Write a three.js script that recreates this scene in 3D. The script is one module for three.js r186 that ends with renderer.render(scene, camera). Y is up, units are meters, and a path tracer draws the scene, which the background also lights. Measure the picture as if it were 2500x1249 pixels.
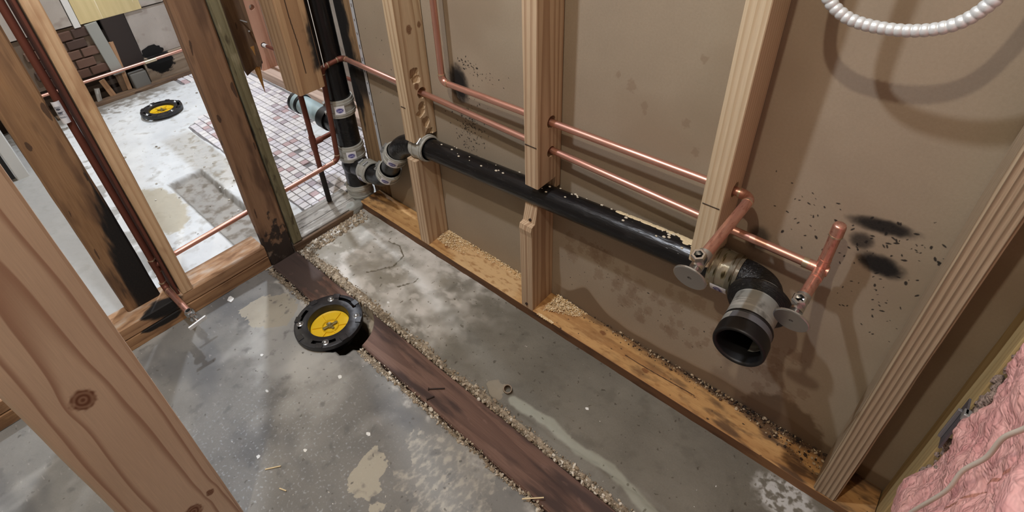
import * as THREE from 'three';
import { mergeGeometries, mergeVertices, toCreasedNormals } from 'three/addons/utils/BufferGeometryUtils.js';
import { RoundedBoxGeometry } from 'three/addons/geometries/RoundedBoxGeometry.js';
import { RectAreaLightUniformsLib } from 'three/addons/lights/RectAreaLightUniformsLib.js';
import { Brush, Evaluator, SUBTRACTION } from 'three-bvh-csg';

// ------------------------------------------------------------------ camera, light, exposure
RectAreaLightUniformsLib.init();
const scene = new THREE.Scene();
scene.background = new THREE.Color(0x000000);
const camera = new THREE.PerspectiveCamera(50.70, 2500 / 1249, 0.02, 30);
camera.position.set(1.416, 1.2, 0.868);
camera.rotation.set(-35.452 * Math.PI / 180, 44.888 * Math.PI / 180, -4.0555 * Math.PI / 180, 'YXZ');
camera.setViewOffset(2500, 1249, 61.42, 186.76, 2500, 1249);
const renderer = new THREE.WebGLRenderer({ antialias: true });
renderer.toneMapping = THREE.LinearToneMapping;
renderer.toneMappingExposure = 0.40;
renderer.shadowMap.enabled = true;

const LAMPS = [   // position, colour, candela, bulb radius
  { name: 'work_lamp', at: [0.55, 2.12, 0.78], colour: 0xeef4ff, cd: 13, r: 0.03, label: 'cool white bulb work lamp hanging above the partition wall side' },
  { name: 'work_lamp', at: [1.08, 2.55, 1.30], colour: 0xfff0dc, cd: 12.5, r: 0.03, label: 'warm white bulb work lamp hanging over the bathroom floor' },
  { name: 'work_lamp', at: [-1.05, 2.45, -0.12], colour: 0xeaf2ff, cd: 30, r: 0.04, label: 'bright cool bulb work lamp hanging in the tiled far room' },
];

// ------------------------------------------------------------------ helpers
let SEED = 7;
function rng(seed) { let s = seed >>> 0; return () => { s = (s + 0x6D2B79F5) >>> 0; let t = s; t = Math.imul(t ^ (t >>> 15), t | 1); t ^= t + Math.imul(t ^ (t >>> 7), t | 61); return ((t ^ (t >>> 14)) >>> 0) / 4294967296; }; }
const PERM = (() => { const r = rng(1234), p = new Uint8Array(512), a = Array.from({ length: 256 }, (_, i) => i); for (let i = 255; i > 0; i--) { const j = Math.floor(r() * (i + 1)); [a[i], a[j]] = [a[j], a[i]]; } for (let i = 0; i < 512; i++) p[i] = a[i & 255]; return p; })();
const GR = new Float32Array(512); for (let i = 0; i < 256; i++) { const a = i / 256 * Math.PI * 2; GR[2 * i] = Math.cos(a); GR[2 * i + 1] = Math.sin(a); }
function n2(x, y) {   // gradient noise, about -0.7 .. 0.7
  const xi = Math.floor(x), yi = Math.floor(y), xf = x - xi, yf = y - yi, X = xi & 255, Y = yi & 255;
  const u = xf * xf * (3 - 2 * xf), v = yf * yf * (3 - 2 * yf), a = PERM[X] + Y, b = PERM[X + 1] + Y;
  const h0 = PERM[a] << 1, h1 = PERM[b] << 1, h2 = PERM[a + 1] << 1, h3 = PERM[b + 1] << 1, x1 = xf - 1, y1 = yf - 1;
  const p = GR[h0] * xf + GR[h0 + 1] * yf, q = GR[h1] * x1 + GR[h1 + 1] * yf, r = GR[h2] * xf + GR[h2 + 1] * y1, s = GR[h3] * x1 + GR[h3 + 1] * y1;
  const t = p + u * (q - p); return t + v * (r + u * (s - r) - t);
}
function fbm(x, y, o = 4) { let s = 0, a = 0.5; for (let i = 0; i < o; i++) { s += a * n2(x + i * 17.3, y - i * 9.1); a *= 0.5; x *= 2.03; y *= 2.03; } return s; }
function n3(x, y, z) { return (n2(x + z * 0.71, y + 13.7) + n2(y + x * 0.37, z + 5.1) + n2(z - y * 0.53, x + 31.9)) * 0.62; }
const clamp = (v, a = 0, b = 1) => v < a ? a : v > b ? b : v;
const sst = (a, b, v) => { const t = clamp((v - a) / (b - a)); return t * t * (3 - 2 * t); };
const mix = (a, b, t) => a + (b - a) * t;
const mixc = (c, d, t) => { c[0] += (d[0] - c[0]) * t; c[1] += (d[1] - c[1]) * t; c[2] += (d[2] - c[2]) * t; return c; };
function inPoly(x, y, P) { let c = false; for (let i = 0, j = P.length - 1; i < P.length; j = i++) { const [xi, yi] = P[i], [xj, yj] = P[j]; if ((yi > y) !== (yj > y) && x < (xj - xi) * (y - yi) / (yj - yi) + xi) c = !c; } return c; }
function segD(x, y, P) { let m = 1e9; for (let i = 0; i + 1 < P.length; i++) { const [ax, ay] = P[i], [bx, by] = P[i + 1], dx = bx - ax, dy = by - ay; const t = clamp(((x - ax) * dx + (y - ay) * dy) / (dx * dx + dy * dy)); m = Math.min(m, Math.hypot(x - ax - t * dx, y - ay - t * dy)); } return m; }

const used = {};
function numbered(n) { if (!(n in used)) { used[n] = 0; return n; } used[n]++; return n + '_' + String(used[n]).padStart(3, '0'); }
function shade(o) { o.traverse(m => { if (m.isMesh) { m.castShadow = true; m.receiveShadow = true; } }); }
function part(name, geo, mat, parent, label) { const m = new THREE.Mesh(geo, mat); m.name = name; if (label) m.userData.label = label; parent.add(m); return m; }
function rebase(o, base) { // move a thing's origin to its base without moving what it shows
  if (!base) { const b = new THREE.Box3().setFromObject(o); base = [(b.min.x + b.max.x) / 2, b.min.y, (b.min.z + b.max.z) / 2]; }
  if (o.isMesh) { o.geometry.translate(-base[0], -base[1], -base[2]); for (const c of o.children) { c.position.x -= base[0]; c.position.y -= base[1]; c.position.z -= base[2]; } }
  else for (const c of o.children) { c.position.x -= base[0]; c.position.y -= base[1]; c.position.z -= base[2]; }
  o.position.set(...base);
}
function thing(name, label, category, build, group) {
  const g = new THREE.Group(); g.name = numbered(name); build(g); rebase(g); g.userData.label = label; g.userData.category = category; if (group) g.userData.group = group; scene.add(g); shade(g); return g;
}
function solid(name, label, category, geo, mat, group) {
  const m = new THREE.Mesh(geo, mat); m.name = numbered(name); rebase(m); m.userData.label = label; m.userData.category = category; if (group) m.userData.group = group; scene.add(m); shade(m); return m;
}
function struct(name, geo, mat, label) { const m = new THREE.Mesh(geo, mat); m.name = name; m.userData.kind = 'structure'; m.userData.label = label; m.userData.category = name.split('_')[0]; scene.add(m); shade(m); return m; }

// textures: f(u, v, c, out) in metres fills c = [r,g,b] (sRGB 0..255) and returns a height 0..1
function tex2(W, H, mw, mh, f) {
  const col = new Uint8Array(W * H * 4), bmp = new Uint8Array(W * H * 4), c = [0, 0, 0];
  for (let j = 0; j < H; j++) for (let i = 0; i < W; i++) {
    const h = f((i + 0.5) / W * mw, (j + 0.5) / H * mh, c), k = (j * W + i) * 4;
    col[k] = clamp(c[0], 0, 255); col[k + 1] = clamp(c[1], 0, 255); col[k + 2] = clamp(c[2], 0, 255); col[k + 3] = 255;
    bmp[k] = bmp[k + 1] = bmp[k + 2] = clamp(h) * 255; bmp[k + 3] = 255;
  }
  const mk = (d, srgb) => { const t = new THREE.DataTexture(d, W, H, THREE.RGBAFormat); t.magFilter = THREE.LinearFilter; t.minFilter = THREE.LinearMipmapLinearFilter; t.generateMipmaps = true; t.wrapS = THREE.RepeatWrapping; t.wrapT = THREE.MirroredRepeatWrapping; if (srgb) t.colorSpace = THREE.SRGBColorSpace; t.needsUpdate = true; return t; };
  return { map: mk(col, true), bump: mk(bmp, false), mw, mh };
}
function matTex(t, rough, bumpScale, extra = {}) { const m = new THREE.MeshStandardMaterial({ map: t.map, bumpMap: t.bump, bumpScale, roughness: rough, metalness: 0, ...extra }); m.userData.t = t; return m; }
function plain(c, rough = 0.7, metal = 0, extra = {}) { return new THREE.MeshStandardMaterial({ color: c, roughness: rough, metalness: metal, ...extra }); }

// wood: rings of a trunk cut by the board's face, knots, fibre, then an optional painter for stains and scorch
function wood(o) {
  const { W = 320, H = 768, mw = 0.256, mh = 1.4, base, late, seed = 1, freq = 55, d0 = 0.03, taper = 0.02, cx = 0.05, wob = 0.012, contrast = 0.75, lw = 0.35, fibre = 10, knots = [], paint, tone = 8 } = o;
  const r = rng(seed), s1 = r() * 90, s2 = r() * 90;
  return tex2(W, H, mw, mh, (u, v, c) => {
    let uu = u + fbm(u * 9 + s1, v * 1.6 + s2, 3) * wob, vv = v, kn = 0, kd = 0;
    for (const k of knots) {
      const du = u - k.u, dv = (v - k.v), d = Math.hypot(du, dv * 0.75), R = k.r;
      const e = Math.exp(-d * d / (R * R * 5)); uu += Math.sign(du || 1) * -e * R * 0.9 * (1 - Math.exp(-Math.abs(du) / (R * 0.6))); kd = Math.max(kd, sst(R * 1.35, R * 0.8, d + n2(u * 160, v * 160) * R * 0.35)); if (d < R * 1.6) kn = Math.max(kn, 0.5 + 0.5 * Math.sin(d / R * 14 + n2(u * 60, v * 60) * 3));
    }
    const dist = Math.hypot(uu - cx, d0 + taper * vv + fbm(uu * 3 + s2, vv * 1.1 + s1, 2) * 0.02);
    let p = dist * freq + n2(uu * 30 + s1, vv * 3) * 0.22; p -= Math.floor(p);
    let l = sst(lw, 0.93, p) * (1 - sst(0.95, 1.0, p));
    const fi = n2(u * 900 + s1, v * 26) + 0.6 * n2(u * 420, v * 9 + s2);
    const t = fbm(u * 6 + s2, v * 2.2 + s1, 3);
    c[0] = base[0] + t * tone * 3 + fi * fibre; c[1] = base[1] + t * tone * 3 + fi * fibre; c[2] = base[2] + t * tone * 3 + fi * fibre * 0.9;
    mixc(c, late, l * contrast);
    let h = 0.45 + 0.4 * l + fi * 0.18;
    if (kd > 0) { mixc(c, [late[0] * 0.72, late[1] * 0.62, late[2] * 0.55], kd * (0.55 + 0.4 * kn)); h = mix(h, 0.65, kd); }
    if (paint) h = paint(u, v, c, h) ?? h;
    return h;
  });
}
// a board: swept rounded section along an axis. Perimeter (u) starts at the +a face, then +b. a,b = (x,z) for 'y', (y,z) for 'x', (x,y) for 'z'
function lumber(box, axis, t, o = {}) {
  const { ch = 0.0018, rough = 0, seed = 1, seg = 1, k = 1, uo = 0, vo = 0, ends } = o;
  const [x0, x1, y0, y1, z0, z1] = box;
  const R = { y: [[x0, x1], [z0, z1], [y0, y1]], x: [[y0, y1], [z0, z1], [x0, x1]], z: [[x0, x1], [y0, y1], [z0, z1]] }[axis];
  const [[a0, a1], [b0, b1], [l0, l1]] = R, da = a1 - a0, db = b1 - b0, per = [];
  const side = (pa, pb, qa, qb, na, nb, u0, len) => { for (let i = 0; i <= k; i++) { const f = (ch + (len - 2 * ch) * i / k) / len; per.push([pa + (qa - pa) * f, pb + (qb - pb) * f, na, nb, u0 + f * len]); } };
  side(a1, b0, a1, b1, 1, 0, 0, db); side(a1, b1, a0, b1, 0, 1, db, da); side(a0, b1, a0, b0, -1, 0, db + da, db); side(a0, b0, a1, b0, 0, -1, 2 * db + da, da);
  const n = per.length, pos = [], uv = [], idx = [], N = seg;
  const P = (a, b, l) => axis === 'y' ? [a, l, b] : axis === 'x' ? [l, a, b] : [a, b, l];
  const TU = t ? t.mw : 1, TV = t ? t.mh : 1;
  for (let j = 0; j <= N; j++) {
    const l = l0 + (l1 - l0) * j / N;
    for (let i = 0; i <= n; i++) {
      const q = per[i % n], u = i === n ? 2 * (da + db) : q[4]; let a = q[0], b = q[1];
      if (rough) { const w = n3(a * 55 + seed * 3.1, b * 55, l * 9) * rough + n3(a * 20 + seed, b * 20 + seed, l * 2.5) * rough * 1.2; a += q[2] * w; b += q[3] * w; }
      const le = ends && (j === 0 || j === N) ? n2(a * 90 + seed, b * 90) * ends : 0;
      pos.push(...P(a, b, l + le)); uv.push((u + uo) / TU, (l - l0 + vo) / TV);
    }
  }
  for (let j = 0; j < N; j++) for (let i = 0; i < n; i++) { const A = j * (n + 1) + i, B = A + 1, C = A + n + 1, D = C + 1; idx.push(A, B, D, A, D, C); }
  for (const j of [0, N]) {
    const s = pos.length / 3; for (let i = 0; i < n; i++) { const q = (j * (n + 1) + i) * 3; pos.push(pos[q], pos[q + 1], pos[q + 2]); uv.push((per[i][0] - a0) / TU, (per[i][1] - b0 + vo) / TV); }
    for (let i = 1; i < n - 1; i++) j ? idx.push(s, s + i, s + i + 1) : idx.push(s, s + i + 1, s + i);
  }
  const g = new THREE.BufferGeometry(); g.setAttribute('position', new THREE.Float32BufferAttribute(pos, 3)); g.setAttribute('uv', new THREE.Float32BufferAttribute(uv, 2)); g.setIndex(idx);
  if (axis !== 'y') { } // orientation check below
  let vol = 0; for (let i = 0; i < idx.length; i += 3) { const A = idx[i] * 3, B = idx[i + 1] * 3, C = idx[i + 2] * 3, cx = (x0 + x1) / 2, cy = (y0 + y1) / 2, cz = (z0 + z1) / 2; const ax = pos[A] - cx, ay = pos[A + 1] - cy, az = pos[A + 2] - cz, bx = pos[B] - cx, by = pos[B + 1] - cy, bz = pos[B + 2] - cz, ex = pos[C] - cx, ey = pos[C + 1] - cy, ez = pos[C + 2] - cz; vol += ax * (by * ez - bz * ey) - ay * (bx * ez - bz * ex) + az * (bx * ey - by * ex); }
  if (vol < 0) { for (let i = 0; i < idx.length; i += 3) { const q = idx[i + 1]; idx[i + 1] = idx[i + 2]; idx[i + 2] = q; } g.setIndex(idx); }
  return toCreasedNormals(g, 0.6);
}
const CSG = new Evaluator(); CSG.useGroups = false; CSG.attributes = ['position', 'normal', 'uv'];
function cut(geo, ...tools) { let b = new Brush(geo); b.updateMatrixWorld(); for (const t of tools) { const c = new Brush(t); c.updateMatrixWorld(); b = CSG.evaluate(b, c, SUBTRACTION); } return b.geometry; }
function cyl(r, h, axis, at, seg = 24, r2 = r, open = false) { const g = new THREE.CylinderGeometry(r2, r, h, seg, 1, open); if (axis === 'x') g.rotateZ(-Math.PI / 2); if (axis === 'z') g.rotateX(Math.PI / 2); if (at) g.translate(...at); return g; }
function box(x0, x1, y0, y1, z0, z1, r = 0) { const w = x1 - x0, h = y1 - y0, d = z1 - z0; const g = r ? new RoundedBoxGeometry(w, h, d, 2, r) : new THREE.BoxGeometry(w, h, d); g.translate((x0 + x1) / 2, (y0 + y1) / 2, (z0 + z1) / 2); return g; }
const V = (p) => new THREE.Vector3(...p);
function rod(a, b, r, seg = 16, r2 = r) { const A = V(a), B = V(b), d = B.clone().sub(A), g = new THREE.CylinderGeometry(r2, r, d.length(), seg); g.applyQuaternion(new THREE.Quaternion().setFromUnitVectors(new THREE.Vector3(0, 1, 0), d.normalize())); g.translate((a[0] + b[0]) / 2, (a[1] + b[1]) / 2, (a[2] + b[2]) / 2); return g; }
function orient(g, a, dir) { g.applyQuaternion(new THREE.Quaternion().setFromUnitVectors(new THREE.Vector3(0, 1, 0), V(dir).normalize())); g.translate(...a); return g; }
function bend(p, d1, d2, R, r, seg = 14, rad = 20) { // elbow at corner p from direction d1 (towards one leg) to d2 (towards the other)
  const P = V(p), A = V(d1).normalize().multiplyScalar(R).add(P), B = V(d2).normalize().multiplyScalar(R).add(P);
  return new THREE.TubeGeometry(new THREE.QuadraticBezierCurve3(A, P, B), seg, r, rad, false);
}
function curveTube(pts, r, n = 80, rad = 10, tension = 0.5) { return new THREE.TubeGeometry(new THREE.CatmullRomCurve3(pts.map(V), false, 'catmullrom', tension), n, r, rad, false); }
function lathe(pts, seg = 40) { return new THREE.LatheGeometry(pts.map(p => new THREE.Vector2(p[0], p[1])), seg); }

// ------------------------------------------------------------------ surface materials
const SC = (c, k, n) => mixc(c, [13 + n * 14, 11 + n * 12, 10 + n * 10], k);   // scorch
const T = {};
T.pineA = wood({ base: [205, 188, 158], late: [170, 142, 108], seed: 3, freq: 95, cx: -0.02, d0: 0.01, taper: 0.01, contrast: 0.42, wob: 0.009 });
T.pineB = wood({ base: [200, 178, 146], late: [152, 120, 88], seed: 9, freq: 70, cx: 0.045, d0: 0.012, taper: 0.03, contrast: 0.6, wob: 0.02, knots: [{ u: 0.014, v: 0.318, r: 0.0055 }, { u: 0.048, v: 0.315, r: 0.008 }, { u: 0.05, v: 0.16, r: 0.007 }] });
T.pineC = wood({ base: [198, 174, 144], late: [148, 114, 86], seed: 21, freq: 80, cx: 0.06, d0: 0.015, taper: 0.012, contrast: 0.6, wob: 0.008 });
T.ridge = wood({ base: [176, 158, 132], late: [116, 98, 76], seed: 33, freq: 130, cx: -0.03, d0: 0.01, taper: 0.004, contrast: 0.85, wob: 0.003, fibre: 14 });
T.fir = wood({ W: 768, H: 1536, mw: 0.36, mh: 1.4, base: [224, 200, 178], late: [160, 118, 98], lw: 0.68, seed: 41, freq: 44, cx: 0.07, d0: 0.02, taper: 0.03, contrast: 0.62, wob: 0.03, fibre: 7, knots: [{ u: 0.079, v: 0.52, r: 0.0135 }, { u: 0.062, v: 0.135, r: 0.013 }, { u: 0.025, v: 0.15, r: 0.006 }, { u: 0.09, v: 1.1, r: 0.01 }] });
const oldPaint = (amp) => (u, v, c, h) => { const a = fbm(u * 22 + 4, v * 5 + 9, 4), b = n2(u * 60, v * 14 + 3); mixc(c, [66, 46, 33], sst(0.0, 0.28, a) * amp); mixc(c, [150, 110, 70], sst(0.12, 0.4, -a) * 0.4); if (b > 0.45) mixc(c, [44, 30, 22], 0.6); return h + a * 0.2; };
T.old = wood({ base: [140, 108, 80], late: [104, 76, 54], seed: 52, freq: 60, contrast: 0.5, wob: 0.012, fibre: 14, paint: oldPaint(0.55) });
T.oldBurn = wood({ base: [142, 110, 78], late: [108, 80, 56], seed: 57, freq: 60, contrast: 0.5, wob: 0.012, fibre: 14, paint: (u, v, c, h) => { h = oldPaint(0.5)(u, v, c, h); // u 0..d: +x face, u grows with z
    const e = 0.062 - 0.085 * sst(0.06, 0.62, v) + fbm(u * 90, v * 12, 3) * 0.035; let k = sst(0.012, -0.012, u - e) * sst(0.62, 0.42, v + n2(u * 120, v * 5) * 0.12); if (u > 0.11) k *= 0.2; SC(c, k * 0.97, n2(u * 300, v * 200)); return h; } });
T.post = wood({ base: [172, 140, 104], late: [132, 98, 68], seed: 63, freq: 48, contrast: 0.6, wob: 0.01, fibre: 12, paint: (u, v, c, h) => { // +x face u grows with z; scorch on the stack side
    const crack = Math.abs(u - 0.052 - n2(3, v * 6) * 0.006 - 0.012 * v); if (crack < 0.0016 && v > 0.06) { c[0] *= 0.45; c[1] *= 0.42; c[2] *= 0.4; h = 0; }
    const k = sst(0.03, 0.004, u + fbm(u * 30, v * 26, 3) * 0.03) * sst(0.045, 0.075, v + n2(u * 200, 3) * 0.02) * sst(0.24, 0.16, v + n2(u * 150, v * 9) * 0.06); SC(c, k * 0.95, n2(u * 300, v * 120)); return h; } });
T.backpost = wood({ base: [148, 120, 86], late: [112, 84, 58], seed: 66, freq: 50, contrast: 0.55, wob: 0.012, fibre: 13, paint: (u, v, c, h) => { // faces +x (u<.09) and +z
    const crack = Math.abs(u - 0.112 + 0.03 * v - n2(7, v * 5) * 0.006); if (crack < 0.0022 && v > 0.5) { c[0] *= 0.25; c[1] *= 0.22; c[2] *= 0.2; h = 0; }
    const a = fbm(u * 40, v * 14, 4); const k = sst(0.128, 0.15, u + a * 0.05) * sst(0.30, 0.42, v + a * 0.2); SC(c, Math.max(k, sst(0.38, 0.45, v) * sst(0.6, 0.5, v + a * 0.15) * 0.85) * 0.96, n2(u * 300, v * 120)); return h; } });
T.green = wood({ base: [128, 122, 92], late: [92, 84, 58], seed: 71, freq: 85, contrast: 0.4, fibre: 14, paint: (u, v, c, h) => { const a = fbm(u * 60, v * 18, 4); mixc(c, [168, 160, 130], sst(0.1, 0.35, a) * 0.6); mixc(c, [62, 54, 36], sst(0.08, 0.3, -a) * 0.7); return h + a * 0.4; } });
T.darkred = wood({ base: [96, 52, 38], late: [66, 34, 26], seed: 74, freq: 60, contrast: 0.5, fibre: 9 });
T.dark = wood({ base: [112, 90, 68], late: [78, 60, 44], seed: 77, freq: 60, contrast: 0.5, fibre: 14, paint: oldPaint(0.6) });
T.plate = wood({ base: [188, 146, 92], late: [154, 108, 62], seed: 81, freq: 46, cx: 0.045, d0: 0.02, contrast: 0.5, wob: 0.02, fibre: 11, mh: 1.8, W: 384, H: 1400, knots: [{ u: 0.055, v: 0.42, r: 0.008 }, { u: 0.03, v: 0.98, r: 0.006 }, { u: 0.06, v: 1.12, r: 0.006 }], paint: (u, v, c, h) => {
    // top face u 0..089 (wall side at 0), front face beyond. pale dry wood near the short studs, rot and dirt further along
    if (u < 0.09) {
      const a = fbm(u * 40 + 2, v * 14, 4), pale = Math.max(sst(0.36, 0.42, v + a * 0.08 - u * 0.9) * sst(0.76, 0.70, v + a * 0.05), 0); mixc(c, [216, 184, 138], pale * 0.75);
      const mot = fbm(u * 90, v * 40 + 5, 3); mixc(c, [142, 98, 54], sst(0.0, 0.3, mot) * 0.55); mixc(c, [206, 168, 112], sst(0.1, 0.35, -mot) * 0.4); const rot = sst(0.8, 1.5, v) * sst(-0.02, 0.28, a + 0.12 * (1 - u / 0.089)) + sst(0.16, 0.02, v) * sst(-0.1, 0.2, a); mixc(c, [70, 50, 34], clamp(rot) * 0.8);
      const sp = n2(u * 130, v * 110); if (sp > 0.5 && v > 0.85) mixc(c, [52, 36, 24], 0.8);
      const band = sst(0.018, 0.0, u + a * 0.03) * sst(0.86, 1.0, v); mixc(c, [58, 42, 30], band * 0.85);
      const crk = Math.abs(u - 0.05 - n2(2, v * 6) * 0.008); if (v > 1.06 && v < 1.24 && crk < 0.0012) { mixc(c, [60, 38, 22], 0.9); h = 0; }
      return h + a * 0.3;
    }
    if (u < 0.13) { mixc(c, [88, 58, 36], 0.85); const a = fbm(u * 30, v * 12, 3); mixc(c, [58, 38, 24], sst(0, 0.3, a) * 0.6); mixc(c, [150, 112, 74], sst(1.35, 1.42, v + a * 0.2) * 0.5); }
    return h; } });
T.sill = wood({ base: [168, 132, 98], late: [128, 92, 64], seed: 88, freq: 60, contrast: 0.5, fibre: 11, paint: (u, v, c, h) => { // partition plate: +x face then top; v runs with z
    const a = fbm(u * 40, v * 16, 4); mixc(c, [112, 80, 54], sst(0.05, 0.3, a) * 0.6); if (u > 0.041) { mixc(c, [190, 180, 168], sst(-0.1, 0.3, -a) * 0.7); }
    const dx = (v - 0.315) / 0.048, dy = (u - 0.035) / 0.04; const k = sst(1.15, 0.8, Math.hypot(dx, dy) + a * 0.8); SC(c, k * 0.97, n2(u * 400, v * 400)); return h; } });
T.sillLow = wood({ base: [160, 124, 88], late: [120, 86, 58], seed: 89, freq: 60, contrast: 0.5, fibre: 11, paint: (u, v, c, h) => { const a = fbm(u * 40, v * 16, 4); mixc(c, [104, 74, 50], sst(0.0, 0.3, a) * 0.6); const k = sst(1.1, 0.8, Math.hypot((v - 0.33) / 0.055, (u - 0.05) / 0.03) + a * 0.8); SC(c, k * 0.95, 0); return h; } });
T.gray = wood({ base: [158, 154, 146], late: [110, 106, 98], seed: 91, freq: 70, contrast: 0.5, fibre: 18, paint: (u, v, c, h) => { const a = fbm(u * 50, v * 22, 4); mixc(c, [86, 82, 76], sst(0.05, 0.3, a) * 0.7); mixc(c, [206, 204, 198], sst(0.1, 0.35, -a) * 0.7); return h + a * 0.5; } });
T.sleeper = wood({ base: [108, 82, 69], late: [78, 56, 47], seed: 95, freq: 70, cx: 0.05, contrast: 0.5, fibre: 12, mh: 1.8, W: 384, H: 1400, paint: (u, v, c, h) => { const a = fbm(u * 26, v * 5 + 3, 5), b = fbm(u * 60 + 9, v * 30, 3); mixc(c, [52, 38, 34], sst(-0.02, 0.24, a) * 0.75); mixc(c, [62, 52, 47], sst(0.03, -0.05, v - 0.2 + a * 0.5 + b * 0.2) * 0.7); mixc(c, [132, 104, 92], sst(0.18, 0.36, b) * 0.4); const k = sst(1.2, 0.6, Math.hypot((u - 0.05) / 0.05, (v - 1.235) / 0.035) + a); mixc(c, [36, 30, 30], k * 0.8); return h + a * 0.3; } });
const M = {};
for (const k in T) M[k] = matTex(T[k], 0.78, k === 'ridge' ? 0.0013 : k === 'gray' || k === 'green' ? 0.0012 : 0.0005);
M.copper = new THREE.MeshStandardMaterial({ color: new THREE.Color().setRGB(0.80, 0.40, 0.30), metalness: 0.85, roughness: 0.36 });
{ const t = tex2(256, 256, 0.1, 0.1, (u, v, c) => { const a = fbm(u * 90, v * 90, 4), b = n2(u * 400, v * 60); c[0] = 218; c[1] = 166; c[2] = 148; mixc(c, [160, 104, 88], sst(0.0, 0.35, a) * 0.5); mixc(c, [238, 200, 184], sst(0.1, 0.4, b) * 0.4); return 0.5 + a * 0.5; }); M.copper.map = t.map; M.copper.color.set(0xffffff); M.copper.roughness = 0.38; }
M.copperOldShaded = plain(0x744436, 0.55, 0.5);  // tarnished copper, darkened further for the shade between the partition studs
M.copperDark = plain(0x2a2320, 0.8, 0.2);
M.solder = plain(0xd8c8ac, 0.3, 0.9);
M.chrome = plain(0xcfd0cf, 0.2, 1.0);
M.chromeDull = plain(0xb9bab8, 0.3, 0.9);
M.rust = plain(0x3f322a, 0.85, 0.3);
{ // black cast iron, with grit and pale plaster crumbs
  const t = tex2(512, 512, 0.4, 0.4, (u, v, c) => { const a = fbm(u * 60, v * 60, 4), b = n2(u * 260, v * 260), d = fbm(u * 14 + 5, v * 14, 3); c[0] = 15; c[1] = 15; c[2] = 17; mixc(c, [50, 50, 51], sst(0.05, 0.4, a) * 0.6); mixc(c, [84, 82, 78], sst(0.12, 0.4, d) * 0.35); if (b > 0.56) mixc(c, [150, 142, 126], 0.7); return 0.5 + a * 0.6 + (b > 0.56 ? 0.2 : 0); });
  M.iron = matTex(t, 0.3, 0.0012);
  const t2 = tex2(512, 512, 0.4, 0.4, (u, v, c) => { const a = fbm(u * 90, v * 90, 4), b = fbm(u * 40 + 3, v * 40, 3); c[0] = 20; c[1] = 20; c[2] = 21; mixc(c, [96, 94, 90], sst(0.16, 0.3, a) * 0.7); mixc(c, [8, 8, 9], sst(0.1, 0.3, b)); return 0.5 + a * 0.9; });
  M.ironRough = matTex(t2, 0.4, 0.002);
  const t3 = tex2(256, 256, 0.2, 0.2, (u, v, c) => { const a = fbm(u * 50, v * 50, 4), b = n2(u * 20, v * 240); c[0] = 146; c[1] = 147; c[2] = 141; mixc(c, [84, 82, 76], sst(0.02, 0.35, a) * 0.75); mixc(c, [206, 204, 196], sst(0.1, 0.35, b) * 0.4); return 0.5 + a * 0.4; });
  M.stub = matTex(t3, 0.5, 0.0005, { metalness: 0.25 });
  const t4 = tex2(256, 256, 0.2, 0.2, (u, v, c) => { const a = fbm(u * 60, v * 60, 4), b = fbm(u * 20, v * 20 + 8, 3); c[0] = 178; c[1] = 178; c[2] = 170; mixc(c, [116, 113, 104], sst(0.05, 0.35, a) * 0.6); mixc(c, [188, 186, 176], sst(0.05, 0.3, b) * 0.6); return 0.5 + a * 0.5; });
  M.shield = matTex(t4, 0.42, 0.0004, { metalness: 0.25 });
  const t5 = tex2(256, 256, 0.1, 0.1, (u, v, c) => { const a = fbm(u * 70, v * 70, 4), g = 0.5 + 0.5 * Math.sin(v * 2600); c[0] = 186; c[1] = 180; c[2] = 158; mixc(c, [110, 98, 60], sst(0.05, 0.3, a) * 0.8); mixc(c, [60, 52, 36], sst(0.2, 0.36, a) * 0.8); return 0.4 + g * 0.4; });
  M.shieldShiny = matTex(t5, 0.3, 0.0012, { metalness: 0.8 });
}
M.rubber = plain(0x0a0a0b, 0.5); M.rubberGray = plain(0x55565a, 0.5);
M.palePipe = plain(0x9fb4b6, 0.4, 0.1);
M.yellow = plain(0xe6bf1c, 0.5);
M.flange = matTex(tex2(256, 256, 0.2, 0.2, (u, v, c) => { const a = fbm(u * 80, v * 80, 4), b = fbm(u * 22, v * 22, 3); c[0] = 32; c[1] = 33; c[2] = 36; mixc(c, [112, 114, 116], sst(0.14, 0.36, a) * 0.45); mixc(c, [78, 80, 84], sst(0.06, 0.28, b) * 0.5); return 0.5 + a * 0.3; }), 0.4, 0.0004);
M.screw = plain(0xb9bec0, 0.32, 0.85);
M.white = plain(0xdcdcd6, 0.6);
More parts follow.
